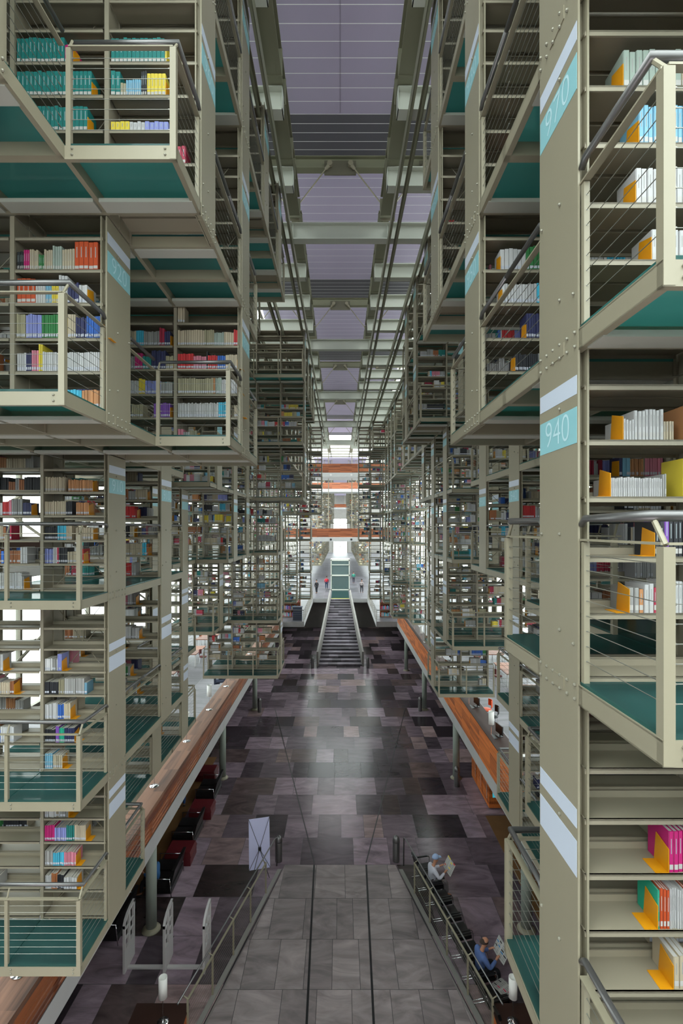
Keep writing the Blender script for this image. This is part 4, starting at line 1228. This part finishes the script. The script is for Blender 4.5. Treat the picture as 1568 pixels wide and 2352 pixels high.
# security gates
for i, x in enumerate((-5.77, -4.7, -3.64)):
    lb = 'white security gate %s' % ('farthest left, beside the round column', 'in the middle of three', 'nearest the ramp railing')[i]
    t = thing('security_gate', lb, 'security gate', (x, 13.35, 0), 0, 'security gates')
    prof = [(0, 0), (0, 1.28), (.08, 1.4), (.22, 1.48), (.42, 1.53), (.66, 1.54), (.66, 0)]
    mb = MB()
    # frame: outer rim and solid lower panel, open slots above
    mb.box(-.03, .03, 0, .66, 0, .62)
    mb.box(-.03, .03, 0, .07, .62, 1.28); mb.box(-.03, .03, .59, .66, .62, 1.54); mb.box(-.028, .028, .29, .37, .62, 1.47)
    for a, b in zip(prof[1:5], prof[2:6]):
        mb.hexa([(-.03, a[0], a[1] - .08), (.03, a[0], a[1] - .08), (.03, b[0], b[1] - .08), (-.03, b[0], b[1] - .08)], [(-.03, a[0], a[1]), (.03, a[0], a[1]), (.03, b[0], b[1]), (-.03, b[0], b[1])])
    build('frame', mb, WHITEP, t)
    mb = MB()
    for z in (.85, 1.1): mb.box(-.02, .02, .07, .59, z, z + .03)
    build('crossbar', mb, WHITEP, t)
mb = MB(); mb.box(-5.74, -3.67, 13.5, 13.6, 0, .05)
tag(build('floor_bar', mb, WHITEP), 'white floor bar joining the feet of the security gates', 'floor bar')

# banner stand
t = thing('banner_stand', 'lavender white banner on a black X frame, seen from behind, by the left ramp end', 'banner', (-2.78, 17.3, 0), math.radians(14))
mb = MB(); mb.hexa([(-.36, .0, .12), (.36, 0, .12), (.36, .01, .12), (-.36, .01, .12)], [(-.36, .28, 1.72), (.36, .28, 1.72), (.36, .29, 1.72), (-.36, .29, 1.72)]); build('banner_cloth', mb, BANNER, t)
for sg in (-1, 1):
    mb = MB(); mb.tube([(sg*.36, -.0, .12), (0, .03, .8), (-sg*.36, .27, 1.72)], .008, 6); build('frame_rod', mb, BLACKP, t)
mb = MB(); mb.box(-.05, .05, -.02, .04, .76, .86); build('hub', mb, BLACKP, t)
for x in (-.3, .3):
    mb = MB(); mb.tube([(0, .03, .8), (x, -.35, 0)], .01, 6); build('leg', mb, BLACKP, t)

# sofas and stools along the left
def sofa(y, label, x=-5.85):
    t = thing('sofa', label, 'sofa', (x, y, 0), 0, 'black leather sofas')
    mb = MB(); mb.box(-.42, .42, -.62, .62, .12, .3); build('base', mb, BLACKL, t)
    for i in (-1, 1):
        mb = MB(); y0, y1 = sorted((i*.02, i*.6))
        mb.hexa([(-.42, y0, .3), (.28, y0, .3), (.28, y1, .3), (-.42, y1, .3)], [(-.39, y0 + .03, .45), (.26, y0 + .03, .45), (.26, y1 - .03, .45), (-.39, y1 - .03, .45)]); build('seat_cushion', mb, BLACKL, t)
    mb = MB(); mb.hexa([(.22, -.62, .3), (.38, -.62, .3), (.38, .62, .3), (.22, .62, .3)], [(.42, -.6, .86), (.52, -.6, .86), (.52, .6, .86), (.42, .6, .86)]); build('backrest', mb, BLACKL, t)
    for i in (-1, 1):
        mb = MB(); mb.tube([(-.4, i*.64, .0), (-.4, i*.64, .6), (.36, i*.64, .6), (.42, i*.64, .0)], .014, 8); build('armrest', mb, CHROME, t, smooth=True)
    return t
for i, y in enumerate((22.3, 19.25, 16.75, 14.9)):
    sofa(y, 'black leather sofa facing away under the left mezzanine, %s' % ('farthest from the camera', 'second farthest, between two red stools', 'just behind the second column', 'beside the security gates')[i], -5.85 if i < 3 else -6.75)
for i, y in enumerate((23.85, 20.8, 18.0)):
    t = thing('stool', 'square dark red leather stool under the left mezzanine, %s' % ('farthest from camera', 'between the two farther sofas', 'nearest the camera')[i], 'stool', (-5.72 if i else -6.35, y, 0), 0, 'red leather stools')
    mb = MB(); mb.box(-.45, .45, -.38, .38, .0, .3); build('base', mb, REDL, t)
    mb = MB(); mb.hexa([(-.47, -.4, .3), (.47, -.4, .3), (.47, .4, .3), (-.47, .4, .3)], [(-.42, -.35, .46), (.42, -.35, .46), (.42, .35, .46), (-.42, .35, .46)]); build('cushion', mb, REDL, t)

# carpets, cabinet, information desks
mb = MB(); mb.box(6.0, 11, 6, 20.7, .002, .014); tag(build('carpet', mb, CARPET), 'brown carpet on the floor under the right mezzanine', 'carpet')
mb = MB(); mb.box(-11, -6.4, 16.2, 26, .002, .014); tag(build('carpet', mb, CARPET), 'dark brown carpet behind the sofas under the left mezzanine', 'carpet')
t = thing('wooden_cabinet', 'tall orange wood cabinet with a cyan screen under the right mezzanine', 'cabinet', (6.3, 21.2, 0))
mb = MB(); mb.box(0, 1.2, 0, 2.8, .05, 1.5); build('carcass', mb, WOODR, t)
for i in range(3):
    mb = MB(); mb.box(-.02, 0, .1 + .9*i, .9 + .9*i, .1, 1.45); d = build('door', mb, WOODR, t)
    mb = MB(); mb.tube([(-.05, .15 + .9*i, .4), (-.05, .15 + .9*i, 1.2)], .012, 6); build('handle', mb, CHROME, d)
mb = MB(); mb.box(.15, .6, -.02, 0, .5, .95); build('screen', mb, SCREEN, t)
for s in (-1, 1):
    t = thing('information_desk', 'dark topped information desk with wooden sides near the camera, %s of the ramp' % SIDE[s], 'desk', (s*4.15, 10.3, 0))
    mb = MB(); mb.box(-.62, .62, -2.4, 1.45, .71, .75); build('desk_top', mb, DKWOOD, t)
    mb = MB(); mb.box(-.58, .58, -2.36, 1.4, .0, .71); build('carcass', mb, WOODR, t)
    lamp((s*4.0 if s < 0 else 3.9, 11.3, .75), 'white cylinder lamp on the %s information desk in the foreground' % SIDE[s], 'lamps on the counters')
monitor((4.25, 10.75, .75), math.radians(200), 'black monitor on the right information desk behind the lamp')

# armchairs along the right ramp railing
def armchair(loc, rz, label):
    if 'armc' not in CACHE:
        t = thing('armchair', label, 'chair', loc, rz, 'black armchairs along the right railing')
        mb = MB(); mb.hexa([(-.26, -.26, .36), (.26, -.26, .36), (.26, .28, .38), (-.26, .28, .38)], [(-.25, -.25, .45), (.25, -.25, .45), (.25, .27, .47), (-.25, .27, .47)]); build('seat', mb, BLACKL, t)
        mb = MB(); mb.hexa([(-.26, -.27, .42), (.26, -.27, .42), (.26, -.19, .42), (-.26, -.19, .42)], [(-.26, -.4, .9), (.26, -.4, .9), (.26, -.34, .9), (-.26, -.34, .9)]); build('backrest', mb, BLACKL, t)
        for i in (-1, 1):
            mb = MB(); mb.tube([(i*.29, -.36, .75), (i*.29, -.3, .64), (i*.29, .24, .64), (i*.29, .28, .6), (i*.29, .28, .06), (i*.29, .24, .02), (i*.29, -.36, .02)], .012, 8); build('side_frame', mb, CHROME, t, smooth=True)
            mb = MB(); mb.box(i*.29 - .025, i*.29 + .025, -.2, .2, .645, .67); build('armrest', mb, BLACKP, t)
        mb = MB(); mb.tube([(-.29, -.36, .02), (.29, -.36, .02)], .012, 8); build('cross_tube', mb, CHROME, t)
        CACHE['armc'] = t; return t
    return dup(CACHE['armc'], loc, rz, label)
AY = [16.85, 16.2, 15.55, 14.9, 14.25, 13.6, 12.95, 12.3, 11.65]
AA = -PI/2 + math.atan(.225)
def ax(y): return 2.98 + .2 * (16.2 - y)
for i, y in enumerate(AY):
    ex = {1: 'under the man in the white shirt', 6: 'under the man in the blue shirt', 7: 'with a newspaper on the seat', 8: 'nearest the camera'}.get(i, '%s from the far end' % ORD[i])
    armchair((ax(y), y, 0), AA, 'black chrome framed armchair beside the right ramp railing, ' + ex)

# ------------------------------------------------------------------ people
def skin_obj(name, verts, edges, radii, m, parent, root=0, sub=2):
    me = bpy.data.meshes.new(name); me.from_pydata(verts, edges, []); me.materials.append(m)
    o = bpy.data.objects.new(name, me); COL.objects.link(o); o.parent = parent
    md = o.modifiers.new('skin', 'SKIN'); md.use_smooth_shade = True; md.branch_smoothing = .6
    for i, r in enumerate(radii):
        sv = me.skin_vertices[0].data[i]; sv.radius = (r, r) if not isinstance(r, tuple) else r; sv.use_root = i == root
    sb = o.modifiers.new('sub', 'SUBSURF'); sb.levels = 1; sb.render_levels = sub
    return o
class Sk:
    def __init__(self): self.v = []; self.e = []; self.r = []
    def chain(self, pts, start=None):
        prev = start
        for (p, r) in pts:
            self.v.append(p); self.r.append(r); i = len(self.v) - 1
            if prev is not None: self.e.append((prev, i))
            prev = i
        return prev
def person(loc, rz, label, shirt, trousers, hair, pose='stand', cap=None, hands='hold', scale=1.0, bald=False, lean=0.0):
    t = thing('person', label, 'person', loc, rz); t.scale = (scale,) * 3
    sit = pose == 'sit'
    hz = .5 if sit else .93
    P0 = (0, -.02, hz)
    top = hz + .5
    ny = .06 + lean
    head = (0, ny + .07, top + .21) if sit else (0, .02, top + .23)
    b = Sk()
    b.chain([(P0, .13)])
    w_ = b.chain([((0, -.02 + lean*.3, hz + .18), .09), ((0, lean*.7, hz + .36), (.11, .08)), ((0, ny*.7, top - .02), .055), ((0, (ny + .02) if sit else .01, top + .07), .05)], 0)
    chest = 2
    b.chain([((head[0], head[1] - .015, head[2] - .06), .07), ((head[0], head[1] - .01, head[2] + .02), .092), ((head[0], head[1] - .015, head[2] + .07), .075)], w_)
    jw = len(b.v) - 3
    b.chain([((head[0], head[1] + .075, head[2] - .075), .03)], jw)            # chin
    nse = b.chain([((head[0], head[1] + .1, head[2] - .005), .016)], jw + 1)   # nose
    for i in (-1, 1): b.chain([((i*.088, head[1] - .015, head[2] - .005), .018)], jw + 1)   # ears
    arms = []
    for i in (-1, 1):
        sh = (i*.19, lean*.8 + .0, top - .07)
        if sit:
            el = (i*.27, .12 + lean, hz + .2); wr = (i*.17, .36 + lean, hz + .32)
        else:
            el = (i*.25, -.02, hz + .17); wr = (i*.23, .1, hz - .03)
        wv = b.chain([(sh, .042), (el, .036), (wr, .03)], chest)
        dirv = Vector(wr) - Vector(el); dirv.normalize()
        palm = tuple(Vector(wr) + dirv * .07)
        pv = b.chain([(palm, .028)], wv)
        side = Vector((1, 0, 0)); 
        for f in range(4):
            off = side * ((f - 1.5) * .018) + Vector((0, 0, 0))
            p1 = Vector(palm) + dirv * (.035 + .006*(1.5 - abs(f - 1.5))) + off; p2 = p1 + dirv * .02 + Vector((0, 0, -.02)); 
            b.chain([(tuple(p1), .0095), (tuple(p2), .008)], pv)
        th = Vector(wr) + dirv * .03 + Vector((-i*.035, 0, .015)); th2 = th + dirv * .03 + Vector((-i*.005, 0, .01))
        b.chain([(tuple(th), .0105), (tuple(th2), .009)], wv)
        arms.append((sh, el, wr, dirv))
    legs = []
    for i in (-1, 1):
        if sit: hp, kn, an, toe = (i*.1, .02, hz - .01), (i*.14, .42, hz), (i*.14, .44, .1), (i*.15, .6, .04)
        else: hp, kn, an, toe = (i*.1, 0, hz - .06), (i*.11, .03 + i*.05, .5), (i*.11, -.03 + i*.08, .09), (i*.12, .12 + i*.08, .04)
        b.chain([(hp, .085), (kn, .055), (an, .036), (toe, .03)], 0); legs.append((hp, kn, an, toe))
    skin_obj('body', b.v, b.e, b.r, SKIN, t)
    # shirt
    q = Sk(); q.chain([((0, -.02, hz - .04), .155)])
    c_ = q.chain([((0, -.02 + lean*.3, hz + .18), .155), ((0, lean*.7, hz + .36), (.19, .15)), ((0, ny*.7, top - .03), .1)], 0)
    for (sh, el, wr, dv) in arms: q.chain([(sh, .088), (el, .062), (tuple(Vector(wr) - dv * .02), .04)], 2)
    skin_obj('shirt', q.v, q.e, q.r, mat('cloth_%d_%d_%d' % shirt, shirt, .85, 0, .08, 5), t)
    q = Sk(); q.chain([((0, -.02, hz - .02), .15)])
    for (hp, kn, an, toe) in legs: q.chain([(hp, .1), (kn, .075), ((an[0], an[1], an[2] + .03), .058)], 0)
    skin_obj('trousers', q.v, q.e, q.r, mat('cloth_%d_%d_%d' % trousers, trousers, .85, 0, .08, 5), t)
    for (hp, kn, an, toe) in legs:
        q = Sk(); q.chain([((an[0], an[1] - .03, .05), .042), (((an[0] + toe[0])/2, (an[1] + toe[1])/2, .045), .044), (toe, .036)])
        skin_obj('shoe', q.v, q.e, q.r, BLACKP, t, sub=1)
    hm = MB()
    hr = .106
    nr = 7; z0 = -.02 if not bald else -.05
    prof = []
    for i in range(nr):
        a = i / (nr - 1) * PI / 2
        prof.append((hr * math.cos(a), z0 + (.125 if not bald else .06) * math.sin(a)))
    hm.lathe(prof, n=14)
    ho = build('cap' if cap else 'hair', hm, mat('cap_%d_%d_%d' % (cap or hair), cap or hair, .85), t, (head[0], head[1] - (.02 if not bald else .035), head[2] + (.03 if not bald else .02)), smooth=True)
    ho.scale = (.95, 1.12, 1.0)
    if cap:
        br = MB(); br.hexa([(-.07, .08, .0), (.07, .08, .0), (.05, .17, -.01), (-.05, .17, -.01)], [(-.07, .08, .008), (.07, .08, .008), (.05, .17, 0), (-.05, .17, 0)])
        build('cap_peak', br, mat('cap_%d_%d_%d' % cap, cap, .85), ho)
    return t
def paper(loc, rot, label, cols, w=.3, h=.42):
    mb = MB(); rr = random.Random(int(loc[1] * 100))
    mb.hexa([(-w, 0, 0), (0, -.03, 0), (0, -.027, 0), (-w, .003, 0)], [(-w, 0, h), (0, -.03, h), (0, -.027, h), (-w, .003, h)], 0)
    mb.hexa([(0, -.03, 0), (w, 0, 0), (w, .003, 0), (0, -.027, 0)], [(0, -.03, h), (w, 0, h), (w, .003, h), (0, -.027, h)], 0)
    for sx in (-1, 1):
        for i in range(7):
            z = .04 + i * .052
            f = lambda x: -.03 * (1 - abs(x) / w)
            for a, bx in ((.03, w*.48), (w*.55, w*.93)):
                mi = 1 if rr.random() < .72 else rr.choice([2, 3])
                for oy in (-.003, .006):
                    mb.quad([(sx*a, f(a) + oy, z), (sx*bx, f(bx) + oy, z), (sx*bx, f(bx) + oy, z + .034), (sx*a, f(a) + oy, z + .034)], mi)
    o = build('newspaper', mb, [PAPER, mat('newsprint_grey', (150, 148, 146), .8)] + cols, loc=loc, rot=rot)
    return tag(o, label, 'newspaper')
C_RED = mat('print_red', (190, 50, 40), .7); C_YEL = mat('print_yellow', (214, 190, 60), .7); C_BLU = mat('print_blue', (50, 110, 160), .7); C_PNK = mat('print_pink', (190, 60, 90), .7); C_BLK = mat('print_black', (40, 38, 40), .7)
y1, y2 = AY[1], AY[6]
F = Vector((math.cos(AA + PI/2), math.sin(AA + PI/2), 0))
person((ax(y1) + F.x*.0, y1 + F.y*.0, 0), AA, 'man in a white shirt and pale cap reading, seated by the right railing', (196, 194, 206), (110, 102, 104), (60, 56, 54), 'sit', cap=(146, 166, 200))
person((ax(y2), y2, 0), AA, 'balding man in a blue shirt reading a newspaper, seated near the camera', (86, 108, 160), (26, 26, 32), (52, 38, 32), 'sit', bald=True)
for (yy, lb, cc) in ((y1, 'colourful newspaper held by the man in the white shirt', [C_RED, C_YEL]), (y2, 'white newspaper held by the man in the blue shirt', [C_BLU, C_BLK])):
    p = Vector((ax(yy), yy, 0)) + F * .5
    paper((p.x, p.y, .72), (math.radians(-28), 0, AA), lb, cc, .27, .38)
p = Vector((ax(AY[7]), AY[7], .48)) + F * .12
paper((p.x, p.y, .48), (math.radians(-90), 0, AA + .3), 'newspaper lying on the empty black armchair', [C_PNK, C_BLK], .24, .36)
o = bpy.data.objects[COL.objects[-1].name]
person((-1.85, 68.0, MZ), 0, 'distant person in a red jacket and jeans walking left of the lift', (196, 34, 54), (36, 52, 84), (30, 26, 26))
person((-3.0, 63.5, MZ), .6, 'distant person in dark clothes standing at the left mezzanine edge', (34, 32, 36), (30, 30, 36), (26, 24, 24))
person((2.75, 64.0, MZ), -.5, 'distant person in a pale top and dark trousers right of the lift', (150, 140, 140), (36, 34, 40), (40, 32, 28))
person((2.0, 75.0, MZ), .2, 'far person in a green top right behind the lift', (40, 110, 96), (50, 46, 60), (30, 26, 26))
person((-6.3, 25.6, MZ), -PI/2, 'person in a white shirt bent over the left mezzanine counter', (206, 212, 226), (60, 66, 84), (40, 36, 34), 'sit', lean=.1)
person((-6.75, 21.3, 0), .3, 'person in blue jeans standing behind the stools under the left mezzanine', (60, 62, 80), (40, 74, 128), (40, 34, 30))
person((-6.0, 16.3, 0), PI/2, 'person in a blue top on the sofa behind the second left column', (40, 90, 140), (30, 30, 36), (40, 34, 30), 'sit', scale=.95)
